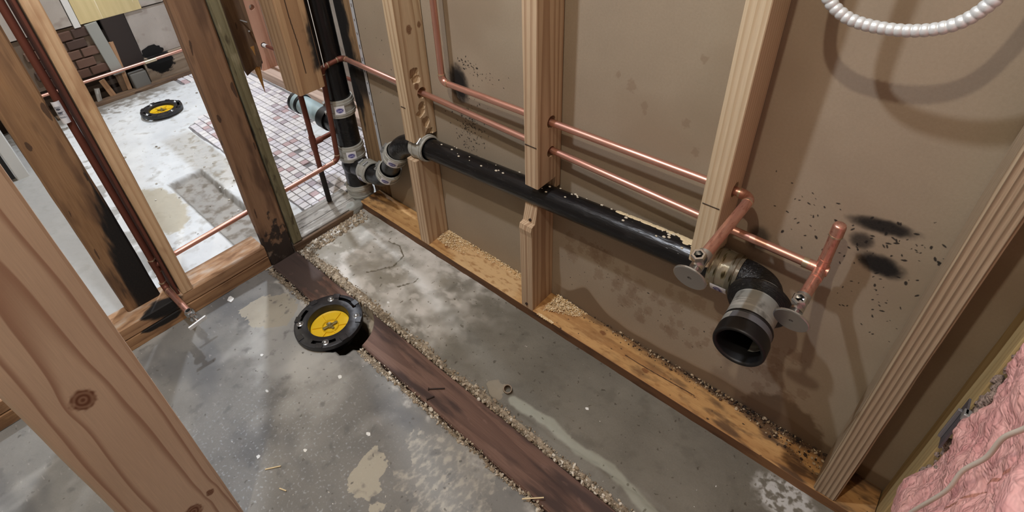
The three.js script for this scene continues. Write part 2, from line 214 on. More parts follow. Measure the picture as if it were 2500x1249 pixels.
{ // coupling sticker: white square with a violet oval mark
  const cv = document.createElement('canvas'); cv.width = cv.height = 128; const g = cv.getContext('2d'); g.fillStyle = '#e9e9ee'; g.fillRect(0, 0, 128, 128); g.fillStyle = '#2b2a78'; g.beginPath(); g.ellipse(64, 66, 47, 39, 0, 0, 7); g.fill(); g.strokeStyle = '#e4e2f4'; g.lineWidth = 4; g.beginPath(); g.ellipse(64, 66, 39, 31, 0, 0, 7); g.stroke(); g.fillStyle = '#dcdaf2'; g.font = 'bold 34px sans-serif'; g.textAlign = 'center'; g.textBaseline = 'middle'; g.fillText('JSN', 64, 68);
  const t = new THREE.CanvasTexture(cv); t.colorSpace = THREE.SRGBColorSpace; M.sticker = new THREE.MeshStandardMaterial({ map: t, roughness: 0.55, side: THREE.DoubleSide });
  const c2 = document.createElement('canvas'); c2.width = 64; c2.height = 192; const k = c2.getContext('2d'); k.fillStyle = '#dfe2e6'; k.fillRect(0, 0, 64, 192); k.fillStyle = '#4b4e58'; const r = rng(5); for (let i = 0; i < 26; i++) k.fillRect(10 + r() * 6, 40 + i * 4, 30 + r() * 14, r() < 0.5 ? 1 : 2.4); k.beginPath(); k.ellipse(32, 66, 13, 9, 0, 0, 7); k.fill(); k.beginPath(); k.ellipse(32, 96, 12, 8, 0, 0, 7); k.fill();
  const t2 = new THREE.CanvasTexture(c2); t2.colorSpace = THREE.SRGBColorSpace; M.barcode = new THREE.MeshStandardMaterial({ map: t2, roughness: 0.5, side: THREE.DoubleSide });
}

// ------------------------------------------------------------------ wall_right: the brown paper back of drywall, with scorch, mould specks and darker patches
{
  const MW = 1.72, MH = 1.22, r = rng(11), specks = [];
  const cluster = (n, x, y, sx, sy, a, b) => { for (let i = 0; i < n; i++) { const q = Math.sqrt(-2 * Math.log(1 - r())) * 0.6, w = r() * 6.283; specks.push([x + q * Math.cos(w) * sx, y + q * Math.sin(w) * sy, a + r() * b, 0.6 + r() * 1.6, r() * 3]); } };
  cluster(190, 0.50, 0.48, 0.05, 0.08, 0.0012, 0.0024); cluster(26, 0.515, 0.655, 0.03, 0.02, 0.0016, 0.003); cluster(22, 0.57, 0.64, 0.05, 0.02, 0.001, 0.0016);
  cluster(60, 1.385, 0.565, 0.07, 0.06, 0.0014, 0.003); cluster(40, 1.46, 0.60, 0.06, 0.03, 0.0014, 0.003); cluster(30, 1.44, 0.46, 0.06, 0.06, 0.001, 0.002); cluster(24, 1.32, 0.60, 0.05, 0.05, 0.0012, 0.0024);
  cluster(50, 1.0, 0.17, 0.22, 0.06, 0.001, 0.0014); cluster(30, 0.2, 0.5, 0.1, 0.2, 0.001, 0.0016);
  const cells = new Map(), CS = 0.02; specks.forEach(s => { for (let i = -1; i <= 1; i++) for (let j = -1; j <= 1; j++) { const k = (Math.floor(s[0] / CS) + i) * 1000 + Math.floor(s[1] / CS) + j; if (!cells.has(k)) cells.set(k, []); cells.get(k).push(s); } });
  const blots = []; for (let i = 0; i < 90; i++) blots.push([0.82 + r() * 0.62, 0.12 + r() * 0.16, 0.005 + r() * 0.012, r() * 9]); for (let i = 0; i < 7; i++) blots.push([0.85 + r() * 0.28, 0.62 + r() * 0.36, 0.005 + r() * 0.006, r() * 9]);
  const bc = new Map(); blots.forEach(s => { for (let i = -1; i <= 1; i++) for (let j = -1; j <= 1; j++) { const k = (Math.floor(s[0] / 0.03) + i) * 1000 + Math.floor(s[1] / 0.03) + j; if (!bc.has(k)) bc.set(k, []); bc.get(k).push(s); } });
  const t = tex2(1640, 1160, MW, MH, (x, y, c) => {
    const g = n2(x * 700, y * 700) * 5 + n2(x * 260, y * 260) * 4, a = fbm(x * 5 + 3, y * 5, 4), w1 = fbm(x * 60, y * 60, 3);
    c[0] = 158 + g + a * 16; c[1] = 144 + g + a * 16; c[2] = 124 + g + a * 15;
    mixc(c, [142, 125, 104], sst(0.02, 0.3, fbm(x * 3 + 30, y * 4, 3)) * 0.5);
    // darker band with a wavy upper edge along the plate
    const bandTop = 0.07 + 0.035 * n2(x * 4.2 + 2, 7) + 0.02 * n2(x * 11, 3) + sst(0.83, 0.9, x) * sst(0.98, 0.88, x) * 0.05; const lowBand = sst(0.006, -0.004, y - bandTop) * sst(0.78, 0.84, x); mixc(c, [112, 92, 70], lowBand * 0.75); if (Math.abs(y - bandTop - 0.004) < 0.004 && x > 0.86) mixc(c, [150, 132, 110], 0.35);
    // darker rounded patch low behind the trap stub
    const k2 = sst(1.08, 0.9, Math.hypot((x - 1.40) / 0.085, (y - 0.04) / 0.09) + w1 * 0.25); mixc(c, [96, 76, 56], k2 * 0.7);
    const q = bc.get(Math.floor(x / 0.03) * 1000 + Math.floor(y / 0.03)); if (q) for (const s of q) { const d = Math.hypot(x - s[0], (y - s[1]) * 0.8) / s[2] + n2(x * 170 + s[3], y * 170) * 0.7; mixc(c, [122, 100, 80], sst(1.15, 0.7, d) * 0.32); }
    // torch scorch behind the joints
    const sc = (cx, cy, rx, ry, rot, k) => { const co = Math.cos(rot), si = Math.sin(rot), dx = x - cx, dy = y - cy, u = (dx * co + dy * si) / rx, v = (-dx * si + dy * co) / ry; const d = Math.hypot(u, v) + fbm(x * 70, y * 70, 3) * 0.3; SC(c, sst(1.25, 0.5, d) * k, n2(x * 400, y * 400)); };
    sc(0.474, 0.598, 0.034, 0.052, 0.1, 0.97); sc(1.412, 0.617, 0.045, 0.014, 0.12, 0.86); sc(1.395, 0.578, 0.017, 0.016, 0.3, 0.62); sc(1.432, 0.545, 0.034, 0.02, -0.12, 0.95); sc(1.25, 0.5, 0.02, 0.03, 0, 0.5);
    const p = cells.get(Math.floor(x / CS) * 1000 + Math.floor(y / CS)); if (p) for (const s of p) { const dx = x - s[0], dy = y - s[1], co = Math.cos(s[4]), si = Math.sin(s[4]), d = Math.hypot((dx * co + dy * si), (-dx * si + dy * co) * (1 + s[3])) / s[2]; SC(c, sst(1.1, 0.7, d) * 0.8, 0.3); }
    return 0.5 + g * 0.02 + a * 0.1;
  });
  const m = matTex(t, 0.82, 0.0006); const g = box(0.062, 1.72, 0, 2.7, -0.0125, 0);
  const p = g.attributes.position, uv = g.attributes.uv; for (let i = 0; i < p.count; i++) uv.setXY(i, p.getX(i) / MW, p.getY(i) / MH);
  struct('wall_right', g, m, 'brown paper back of drywall behind the bare studs');
}
// ------------------------------------------------------------------ floor of the near room: two concrete pours with a recess for the sleeper between
const FL = { cx: 0.356, cz: 0.474 };   // closet flange
const gapR = x => 0.336 + n2(x * 9, 4) * 0.012 + n2(x * 40, 9) * 0.006 + 0.012 * sst(0.35, 0.6, x), gapL = x => 0.475 + n2(x * 8, 14) * 0.012 + n2(x * 36, 2) * 0.005 - 0.006 * sst(0.5, 0.8, x);
const pitD = (x, z) => Math.hypot((x - 0.382) / 0.092, (z - 0.466) / 0.07) + n2(x * 40, z * 40) * 0.2;
function nearH(x, z) {
  let h;
  const gr = gapR(x), gl = gapL(x);
  const rough = fbm(x * 14, z * 14, 4), fine = fbm(x * 60, z * 60, 3);
  if (z < gr + 0.001) { h = 0.004 + rough * 0.006 * (1 - 0.6 * sst(0.5, 0.9, x)) + fine * 0.0018; h -= 0.004 * sst(gr - 0.03, gr, z); const cr = Math.min(segD(x, z, [[0.267, 0.278], [0.312, 0.207], [0.302, 0.156], [0.253, 0.132], [0.21, 0.141]]), segD(x, z, [[0.391, 0.255], [0.417, 0.212], [0.414, 0.193]])) + n2(x * 120, z * 120) * 0.003; h -= 0.006 * sst(0.005, 0.001, cr); h += 0.004 * sst(0.06, 0.01, Math.hypot(x - 0.875, z - 0.315)); const rg = Math.abs(z - (gr - 0.02 - 0.02 * sst(0.9, 1.2, x))); h -= 0.004 * sst(0.006, 0.001, rg) * sst(0.85, 0.95, x); }
  else if (z > gl) { h = rough * 0.003 + fine * 0.0006; h += 0.003 * sst(0.17, 0.1, Math.hypot(x - 0.3, z - 0.53) + rough * 0.08); }
  else h = -0.006 + fine * 0.005;
  if (z > 0.362 && z < 0.458) h = -0.04;
  h = mix(h, -0.17, sst(1.05, 0.92, pitD(x, z)));
  return h;
}
{
  const MW = 1.75, MH = 1.3;
  const peel = [[0.744, 0.691], [0.731, 0.606], [0.761, 0.605], [0.797, 0.617], [0.797, 0.646], [0.824, 0.661], [0.818, 0.689], [0.771, 0.708]], peel2 = [[0.818, 0.694], [0.851, 0.666], [0.856, 0.686], [0.837, 0.703]];
  const tan1 = [[0.09, 0.62], [0.10, 0.547], [0.146, 0.489], [0.219, 0.491], [0.266, 0.56], [0.192, 0.622]];
  const scr = [[0.774, 0.537], [0.825, 0.48], [0.909, 0.471], [0.993, 0.481], [1.029, 0.535], [0.95, 0.65], [0.888, 0.658], [0.838, 0.592]];
  const streak = [[0.905, 0.318], [1.0, 0.305], [1.09, 0.312], [1.17, 0.303], [1.24, 0.318], [1.32, 0.33]];
  const t = tex2(1680, 1248, MW, MH, (x, z, c) => {
    const g = n2(x * 800, z * 800) * 6 + n2(x * 300, z * 300) * 5, a = fbm(x * 6, z * 6, 5), b = fbm(x * 22 + 8, z * 22, 4), d = fbm(x * 70, z * 70, 3);
    const gr = gapR(x), gl = gapL(x); let h = 0.5 + d * 0.5;
    if (z < gr) {
      c[0] = 110; c[1] = 106; c[2] = 95; c[0] += g + a * 30; c[1] += g + a * 30; c[2] += g + a * 28; mixc(c, [88, 84, 74], sst(0.05, 0.3, b) * 0.4);
      const wz = sst(0.68, 0.36, x + fbm(x * 12, z * 12, 3) * 0.5 - (0.33 - z) * 0.35); mixc(c, [198, 195, 187], wz * (0.55 + sst(-0.15, 0.2, a + b * 0.5) * 0.5)); mixc(c, [128, 122, 106], wz * sst(0.02, 0.25, -a + b * 0.4) * 0.5);
      const wt = sst(0.02, 0.24, fbm(x * 16 + 40, z * 24, 4)) * sst(0.75, 0.5, x); mixc(c, [206, 202, 194], wt * 0.7);
      mixc(c, [150, 152, 138], sst(0.016, 0.008, segD(x, z, streak) + b * 0.012) * 0.85);
      const ws = sst(0.055, 0.03, Math.hypot((x - 1.462) * 0.75, z - 0.128) + b * 0.05); mixc(c, [196, 198, 196], ws * sst(-0.1, 0.12, d + 0.05) * 0.9);
      if (d > 0.27) { c[0] *= 0.72; c[1] *= 0.7; c[2] *= 0.66; } const cr = Math.min(segD(x, z, [[0.267, 0.278], [0.312, 0.207], [0.302, 0.156], [0.253, 0.132], [0.21, 0.141]]), segD(x, z, [[0.391, 0.255], [0.417, 0.212], [0.414, 0.193]])) + n2(x * 120, z * 120) * 0.003; mixc(c, [84, 76, 60], sst(0.003, 0.001, cr) * 0.8); h += b * 0.4;
    } else if (z > gl) {
      c[0] = 124; c[1] = 123; c[2] = 118; c[0] += g * 0.7 + a * 36; c[1] += g * 0.7 + a * 36; c[2] += g * 0.7 + a * 35;
      mixc(c, [94, 95, 95], sst(0.02, 0.25, fbm(x * 4 + 9, z * 7, 4)) * 0.7); mixc(c, [176, 176, 170], sst(0.06, 0.3, fbm(x * 7 + 20, z * 4 + 3, 4)) * 0.55);
      const fz = sst(0.2, 0.09, Math.hypot((x - 0.33) * 0.85, z - 0.55) + b * 0.12); mixc(c, [190, 190, 184], fz * 0.6);
      const sp = fbm(x * 160, z * 160, 2); mixc(c, [176, 184, 188], sst(0.1, 0.3, sp) * sst(0.36, 0.15, Math.hypot(x - 0.62, z - 0.82)) * 0.6);
      if (inPoly(x + b * 0.03, z + d * 0.03, tan1)) mixc(c, [176, 168, 148], 0.75);
      if (inPoly(x + b * 0.02, z + d * 0.02, peel) || inPoly(x + b * 0.02, z + d * 0.02, peel2)) { mixc(c, [178, 172, 154], 0.85); h += 0.3; }
      if (inPoly(x + b * 0.17 + d * 0.05, z + a * 0.12 + d * 0.05, scr)) mixc(c, [176, 170, 155], 0.1 + sst(-0.1, 0.25, fbm(x * 90, z * 55, 4)) * 0.65);
      mixc(c, [200, 196, 186], sst(0.03, 0.01, z - gl + d * 0.03) * sst(0.0, 0.3, b) * 0.8);
      mixc(c, [84, 81, 75], sst(0.26, 0.34, d) * 0.7); mixc(c, [168, 166, 160], sst(0.24, 0.36, fbm(x * 45 + 3, z * 130, 3)) * 0.5); mixc(c, [92, 92, 90], sst(0.12, 0.34, fbm(x * 30, z * 30 + 50, 4)) * 0.5); h = 0.5 + d * 0.6;
    } else { c[0] = 146 + b * 60; c[1] = 132 + b * 55; c[2] = 110 + b * 50; mixc(c, [96, 84, 68], sst(-0.05, 0.25, d) * 0.8); }
    if (pitD(x, z) < 1.02) { c[0] = 104 + b * 60; c[1] = 92 + b * 55; c[2] = 76 + b * 50; }
    return h;
  });
  const xs = [], zs = []; for (let x = 0; x <= 1.7501; x += 0.006) xs.push(x); for (let z = 0.0; z < 1.3; z += 0.006) zs.push(z); for (let z = 1.3; z <= 2.251; z += 0.05) zs.push(z);
  const pos = [], uv = [], idx = []; for (const z of zs) for (const x of xs) { pos.push(x, nearH(x, z), z); uv.push(x / MW, z / MH); }
  const n = xs.length; for (let j = 0; j + 1 < zs.length; j++) for (let i = 0; i + 1 < n; i++) { const A = j * n + i; idx.push(A, A + n, A + 1, A + 1, A + n, A + n + 1); }
  const g = new THREE.BufferGeometry(); g.setAttribute('position', new THREE.Float32BufferAttribute(pos, 3)); g.setAttribute('uv', new THREE.Float32BufferAttribute(uv, 2)); g.setIndex(idx); g.computeVertexNormals();
  struct('floor', g, matTex(t, 0.7, 0.0012), 'grey patched concrete slab floor of the near room');
  struct('floor_002', box(-1.9, 1.8, -0.4, -0.2, -0.4, 2.3), plain(0x6f6a60, 0.9), 'earth and concrete below the floor slabs');
}
// ------------------------------------------------------------------ floor of the far room: thinset, a cut trench and mosaic tiles
const TP = 0.0322, tileOK = (x, z) => { const e = fbm(x * 5 + 2, z * 5, 3) * 0.1; if (z > 0.235 + e * 0.25) return false; if (x < -1.05 && Math.hypot((x + 1.52) * 0.8, z - 0.25) < 0.27 + e) return false; if (Math.hypot(x + 0.62, (z + 0.16) * 1.1) < 0.085 + e * 0.5) return false; if (x < -1.62 + e && z > -0.2) return x < -1.7 && z < 0.05; return z > -0.268 && x > -1.79 && x < -0.14; };
function farH(x, z) {
  let h = -0.003 + fbm(x * 20, z * 20, 3) * 0.002;
  if (!(z < 0.24 && tileOK(x, z))) h = 0.001 + fbm(x * 9, z * 9, 4) * 0.006 + fbm(x * 50, z * 50, 2) * 0.002;
  const rz = sst(0.24, 0.26, z) * sst(0.37, 0.34, z) * sst(-1.12, -1.0, x) * sst(-0.45, -0.55, x); h += rz * (0.004 * Math.sin((x * 0.9 + z * 0.5 + fbm(x * 12, z * 12, 2) * 0.08) * 170) - 0.002);
  const tr = sst(-0.772, -0.758, x + n2(z * 60, 2) * 0.006) * sst(0.352, 0.364, z + n2(x * 30, 5) * 0.008) * sst(0.492, 0.478, z + n2(x * 24, 8) * 0.006); h = mix(h, -0.035 + fbm(x * 22, z * 22, 3) * 0.006 + 0.012 * sst(-0.6, -0.64, x), tr);
  return h;
}
let farFloor;
{
  const X0 = -1.87, MW = 1.87, Z0 = -0.36, MH = 1.36;
  const t = tex2(1340, 975, MW, MH, (u, v, c) => {
    const x = u + X0, z = v + Z0, g = n2(x * 500, z * 500) * 6, a = fbm(x * 7, z * 7, 4), b = fbm(x * 26, z * 26, 4);
    if (z < 0.24 && tileOK(x, z)) { c[0] = 126 + g + b * 50; c[1] = 124 + g + b * 50; c[2] = 124 + g + b * 48; return 0.5 + b * 0.3; }
    c[0] = 224 + g + a * 34; c[1] = 229 + g + a * 34; c[2] = 230 + g + a * 32;
    mixc(c, [168, 166, 158], sst(0.04, 0.4, b + a * 0.4) * 0.55); mixc(c, [140, 134, 124], sst(0.3, 0.42, b) * 0.5);
    const tanp = sst(1.05, 0.85, Math.hypot((x + 0.62) / 0.2, (z - 0.58) / 0.085) + b * 0.5); mixc(c, [176, 166, 140], tanp * 0.7);
    mixc(c, [150, 142, 126], sst(-1.18, -1.1, x) * sst(-0.5, -0.6, x) * sst(0.238, 0.25, z) * sst(0.39, 0.35, z + b * 0.04) * (0.35 + sst(0, 0.3, b) * 0.5));
    const tr = sst(-0.775, -0.76, x) * sst(0.348, 0.362, z) * sst(0.5, 0.484, z); mixc(c, [112, 104, 92], tr * (0.55 + sst(-0.1, 0.25, b) * 0.35));
    mixc(c, [150, 150, 146], sst(0.68, 0.73, z + a * 0.3 + b * 0.1) * 0.75); mixc(c, [96, 88, 76], sst(-1.62, -1.78, x + b * 0.3) * sst(-0.05, 0.2, z) * 0.75);
    return 0.5 + b * 0.8;
  });
  const xs = [], zs = []; for (let x = X0; x <= 0.0001; x += 0.0085) xs.push(Math.min(x, 0)); for (let z = Z0; z < 0.95; z += 0.0065) zs.push(z); for (let z = 0.95; z <= 2.26; z += 0.05) zs.push(z);
  const pos = [], uv = [], idx = []; for (const z of zs) for (const x of xs) { pos.push(x, farH(x, z), z); uv.push((x - X0) / MW, (z - Z0) / MH); }
  const n = xs.length; for (let j = 0; j + 1 < zs.length; j++) for (let i = 0; i + 1 < n; i++) { const A = j * n + i; idx.push(A, A + n, A + 1, A + 1, A + n, A + n + 1); }
  const g = new THREE.BufferGeometry(); g.setAttribute('position', new THREE.Float32BufferAttribute(pos, 3)); g.setAttribute('uv', new THREE.Float32BufferAttribute(uv, 2)); g.setIndex(idx); g.computeVertexNormals();
  farFloor = struct('floor_001', g, matTex(t, 0.7, 0.002), 'white mortar floor of the far room with mosaic tiles left in place');
  // tiles
  const s = TP / 2 - 0.0016, s2 = s - 0.0012, y0 = -0.006, y1 = 0.0016, y2 = 0.0028, q = [[-s, y0, -s], [s, y0, -s], [s, y0, s], [-s, y0, s], [-s, y1, -s], [s, y1, -s], [s, y1, s], [-s, y1, s], [-s2, y2, -s2], [s2, y2, -s2], [s2, y2, s2], [-s2, y2, s2]];
  const ix = []; for (let k = 0; k < 4; k++) { const l = (k + 1) % 4; ix.push(k, 4 + k, 4 + l, k, 4 + l, l, 4 + k, 8 + k, 8 + l, 4 + k, 8 + l, 4 + l); } ix.push(8, 11, 10, 8, 10, 9);
  const tg0 = new THREE.BufferGeometry(); tg0.setAttribute('position', new THREE.Float32BufferAttribute(q.flat(), 3)); tg0.setIndex(ix); const tg = toCreasedNormals(tg0, 0.3);
  const mats = [0xeceaea, 0xe2e0e4, 0xf2f0ee, 0xd6d2d6, 0xc8b0b0, 0xbcb2b8].map(c => plain(c, 0.35)), r = rng(77), all = [];
  for (let i = -58; i < 0; i++) for (let j = -9; j < 9; j++) { const x = i * TP - 0.005 + n2(i, j * 7.3) * 0.002, z = j * TP - 0.012 + n2(i * 3.1, j) * 0.002; const w = r(); if (!tileOK(x, z) || r() < 0.015) continue; all.push({ x, z, m: w < 0.30 ? 0 : w < 0.56 ? 1 : w < 0.76 ? 2 : w < 0.89 ? 3 : w < 0.95 ? 4 : 5, rx: (r() - 0.5) * 0.04, rz: (r() - 0.5) * 0.04, ry: (r() - 0.5) * 0.06, d: Math.hypot(x - 1.416, 1.2, z - 0.868) }); }
  // those hidden behind the sill, the studs or the stack count last
  const vis = o => (o.z > 0.26 || (o.x > -0.35 && o.z < 0.02) ? 1 : 0); all.sort((a, b) => vis(a) - vis(b) || a.d - b.d);
  const rest = mats.map(() => []);
  all.forEach((o, k) => {
    if (k < 300) { const m = part(k ? 'tile_' + String(k).padStart(3, '0') : 'tile', tg, mats[o.m], farFloor); m.position.set(o.x, 0, o.z); m.rotation.set(o.rx, o.ry, o.rz); }
    else { const e = tg.clone(); e.applyMatrix4(new THREE.Matrix4().compose(new THREE.Vector3(o.x, 0, o.z), new THREE.Quaternion().setFromEuler(new THREE.Euler(o.rx, o.ry, o.rz)), new THREE.Vector3(1, 1, 1))); const cl = new THREE.Color(mats[o.m].color), arr = new Float32Array(e.attributes.position.count * 3); for (let i = 0; i < arr.length; i += 3) { arr[i] = cl.r; arr[i + 1] = cl.g; arr[i + 2] = cl.b; } e.setAttribute('color', new THREE.BufferAttribute(arr, 3)); rest[0].push(e); }
  });
  if (rest[0].length) { const m = part('distant_tiles', mergeGeometries(rest[0]), plain(0xffffff, 0.35, 0, { vertexColors: true }), farFloor); m.userData.kind = 'stuff'; }
  shade(farFloor); console.log('tiles', all.length);
}
// ------------------------------------------------------------------ remaining shell
const SH = { plaster: matTex(tex2(512, 512, 1, 1, (u, v, c) => { const g = n2(u * 300, v * 300) * 5, a = fbm(u * 6, v * 6, 4); c[0] = 176 + g + a * 26; c[1] = 168 + g + a * 26; c[2] = 158 + g + a * 25; mixc(c, [140, 128, 116], sst(0.1, 0.3, fbm(u * 15, v * 15 + 3, 3)) * 0.5); return 0.5 + a * 0.3; }), 0.85, 0.001), drywall: plain(0x6f665a, 0.9), ceil: plain(0x6b5f50, 0.9) };
function uvm(g, s = 1) { const p = g.attributes.position, n = g.attributes.normal, uv = g.attributes.uv; for (let i = 0; i < p.count; i++) { const ax = Math.abs(n.getX(i)), ay = Math.abs(n.getY(i)); uv.setXY(i, (ax > 0.6 ? p.getZ(i) : p.getX(i)) / s, (ay > 0.6 ? p.getZ(i) : p.getY(i)) / s); } return g; }
struct('ceiling', box(-1.95, 1.85, 2.7, 2.8, -0.45, 2.35), SH.ceil, 'plain pale ceiling above the rooms');
struct('wall_back', box(-1.95, 1.85, -0.1, 2.7, 2.25, 2.35), SH.drywall, 'plain wall opposite the piped wall');
struct('wall_front', box(1.75, 1.85, -0.1, 2.7, -0.1, 2.25), SH.drywall, 'sheathing behind the pink insulation');
struct('wall_right_far', uvm(box(-1.95, 0.0, -0.1, 2.7, -0.375, -0.36)), SH.plaster, 'greyish board wall of the far room behind its studs');
struct('wall_return', box(0.0, 0.062, -0.1, 2.7, -0.375, -0.10), SH.drywall, 'short return between the two rooms behind the old post');

// ------------------------------------------------------------------ wall_left: stripped far wall
{
  const w = struct('wall_left', box(-2.05, -1.95, -0.1, 2.7, -0.36, 2.25), plain(0x54473c, 0.95), 'stripped old wall at the end of the far room');
  const yel = matTex(tex2(256, 256, 0.3, 0.3, (u, v, c) => { const a = fbm(u * 40, v * 14, 4); c[0] = 206 + a * 30; c[1] = 188 + a * 30; c[2] = 138 + a * 30; if (n2(u * 90, v * 40) > 0.45) mixc(c, [240, 232, 210], 0.6); return 0.5; }), 0.8, 0.0005);
  const pn = (n, g, m, l) => part(n, g, m, w, l);
  pn('panel', box(-1.87, -1.845, 0.395, 2.7, 0.048, 0.335), yel, 'yellowed old wallboard'); pn('panel_001', uvm(box(-1.87, -1.847, 0.40, 2.7, 0.37, 2.25)), SH.plaster); pn('panel_002', uvm(box(-1.87, -1.847, 0.402, 2.7, -0.36, 0.047)), SH.plaster);
  pn('torn_paper', box(-1.87, -1.842, 0.385, 0.56, 0.338, 0.366), M.white, 'torn white paper edge');
  pn('panel_003', uvm(box(-1.87, -1.853, 0.15, 0.395, -0.36, 0.135)), SH.plaster, 'grey wallboard, scorched at its foot');
  const low = wood({ base: [158, 142, 122], late: [120, 104, 86], seed: 101, freq: 60, contrast: 0.5, paint: (u, v, c, h) => { const k = sst(1.1, 0.8, Math.hypot((v - 0.43) / 0.07, (u - 0.11) / 0.07) + fbm(u * 40, v * 40, 3)); SC(c, k * 0.95, 0); return h; } }); const lowM = matTex(low, 0.85, 0.001);
  pn('baseboard', lumber([-1.87, -1.842, 0.0, 0.148, -0.36, 0.15], 'z', low, { seg: 14, rough: 0.002 }), lowM, 'low board with a torch scorch');
  // scorch soot blots stand on the low board and wallboard as burnt paper
  const burnt = plain(0x0d0c0b, 0.95); const blot = (y, z, ry, rz, s) => { const sh = new THREE.Shape(), r = rng(s); for (let i = 0; i < 22; i++) { const a = i / 22 * 6.2832, q = 0.85 + r() * 0.3; i ? sh.lineTo(Math.cos(a) * rz * q, Math.sin(a) * ry * q) : sh.moveTo(Math.cos(a) * rz * q, Math.sin(a) * ry * q); } const g = new THREE.ExtrudeGeometry(sh, { depth: 0.004, bevelEnabled: false }); g.rotateY(Math.PI / 2); g.translate(-1.851, y, z); return g; };
  pn('burnt_patch', blot(0.172, 0.085, 0.032, 0.055, 3), burnt, 'charred paper'); pn('burnt_patch_001', (() => { const g = blot(0.105, 0.07, 0.045, 0.065, 5); g.translate(0.011, 0, 0); return g; })(), burnt);
  // bricks
  const bg = [0, 1, 2].map(k => { const g = new RoundedBoxGeometry(0.03, 0.042, 0.082, 1, 0.004); const p = g.attributes.position; for (let i = 0; i < p.count; i++) p.setXYZ(i, p.getX(i) + n3(p.getX(i) * 90 + k * 9, p.getY(i) * 90, p.getZ(i) * 60) * 0.004, p.getY(i) + n2(p.getZ(i) * 50 + k, k) * 0.002, p.getZ(i)); g.computeVertexNormals(); return g; }), bm = [0x5e463a, 0x6a5144, 0x4f3e36, 0x735c4e].map(c => plain(c, 0.95)); const r = rng(9); let nb = 0;
  for (let c = 0; c < 5; c++) for (let k = -1; k < 3; k++) { const z = 0.345 + k * 0.088 + (c % 2 ? 0.044 : 0); if (z < 0.315) continue; const b = pn(nb ? 'brick_' + String(nb).padStart(3, '0') : 'brick', bg[(c + k + 3) % 3], bm[Math.floor(r() * 4)]); b.position.set(-1.862 + r() * 0.005, 0.168 + c * 0.048, z); nb++; }
  pn('mortar', box(-1.93, -1.858, 0.142, 0.392, 0.30, 2.25), plain(0x6b5c4d, 0.98), 'crumbly brown mortar');
  pn('vertical_board', uvm((() => { const g = lumber([-1.85, -1.832, 0.12, 0.392, 0.258, 0.312], 'y', T.gray, { seg: 8, rough: 0.002, seed: 4 }); g.rotateX(0.06); g.translate(0, 0.016, -0.012); return g; })()), plain(0x95968f, 0.9), 'flat grey painted board');
  pn('vertical_board_001', lumber([-1.862, -1.842, 0.14, 0.395, 0.14, 0.25], 'y', T.dark, { seg: 8, rough: 0.003, seed: 6 }), plain(0x2f2723, 0.95), 'blackened board');
  pn('vertical_board_002', lumber([-1.86, -1.844, 0.02, 0.13, 0.262, 0.30], 'y', T.dark, { seg: 6, rough: 0.003, seed: 8 }), M.dark);
  pn('slat', (() => { const g = lumber([-1.845, -1.838, 0, 0.26, -0.01, 0.01], 'y', T.sill, { seg: 6, rough: 0.002, seed: 9 }); g.rotateX(-0.05); g.translate(0, 0.02, 0.262); return g; })(), M.sill);
  pn('slat_001', (() => { const g = lumber([-1.84, -1.83, 0, 0.115, -0.015, 0.015], 'y', T.sill, { seg: 6, rough: 0.003, seed: 12 }); g.rotateX(0.16); g.translate(0, 0.0, 0.347); return g; })(), M.sill); pn('slat_002', (() => { const g = lumber([-1.835, -1.82, 0, 0.085, -0.01, 0.012], 'y', T.gray, { seg: 6, rough: 0.003, seed: 13 }); g.rotateX(-0.2); g.translate(0, 0.0, 0.42); return g; })(), M.gray);
  pn('block', (() => { const g = new RoundedBoxGeometry(0.05, 0.105, 0.082, 3, 0.008); const p = g.attributes.position; for (let i = 0; i < p.count; i++) p.setXYZ(i, p.getX(i) + n3(p.getX(i) * 60, p.getY(i) * 60, p.getZ(i) * 60) * 0.006, p.getY(i), p.getZ(i) + n3(p.getY(i) * 50, p.getX(i) * 50, 3) * 0.006); g.computeVertexNormals(); g.translate(-1.84, 0.048, 0.2); return g; })(), plain(0x6a6862, 0.95), 'grey broken block');
  pn('rotten_ledge', lumber([-1.845, -1.80, -0.004, 0.016, -0.36, 0.62], 'z', T.gray, { seg: 40, rough: 0.006, seed: 15, k: 3 }), M.dark, 'rotten ledge at the floor');
  shade(w);
}
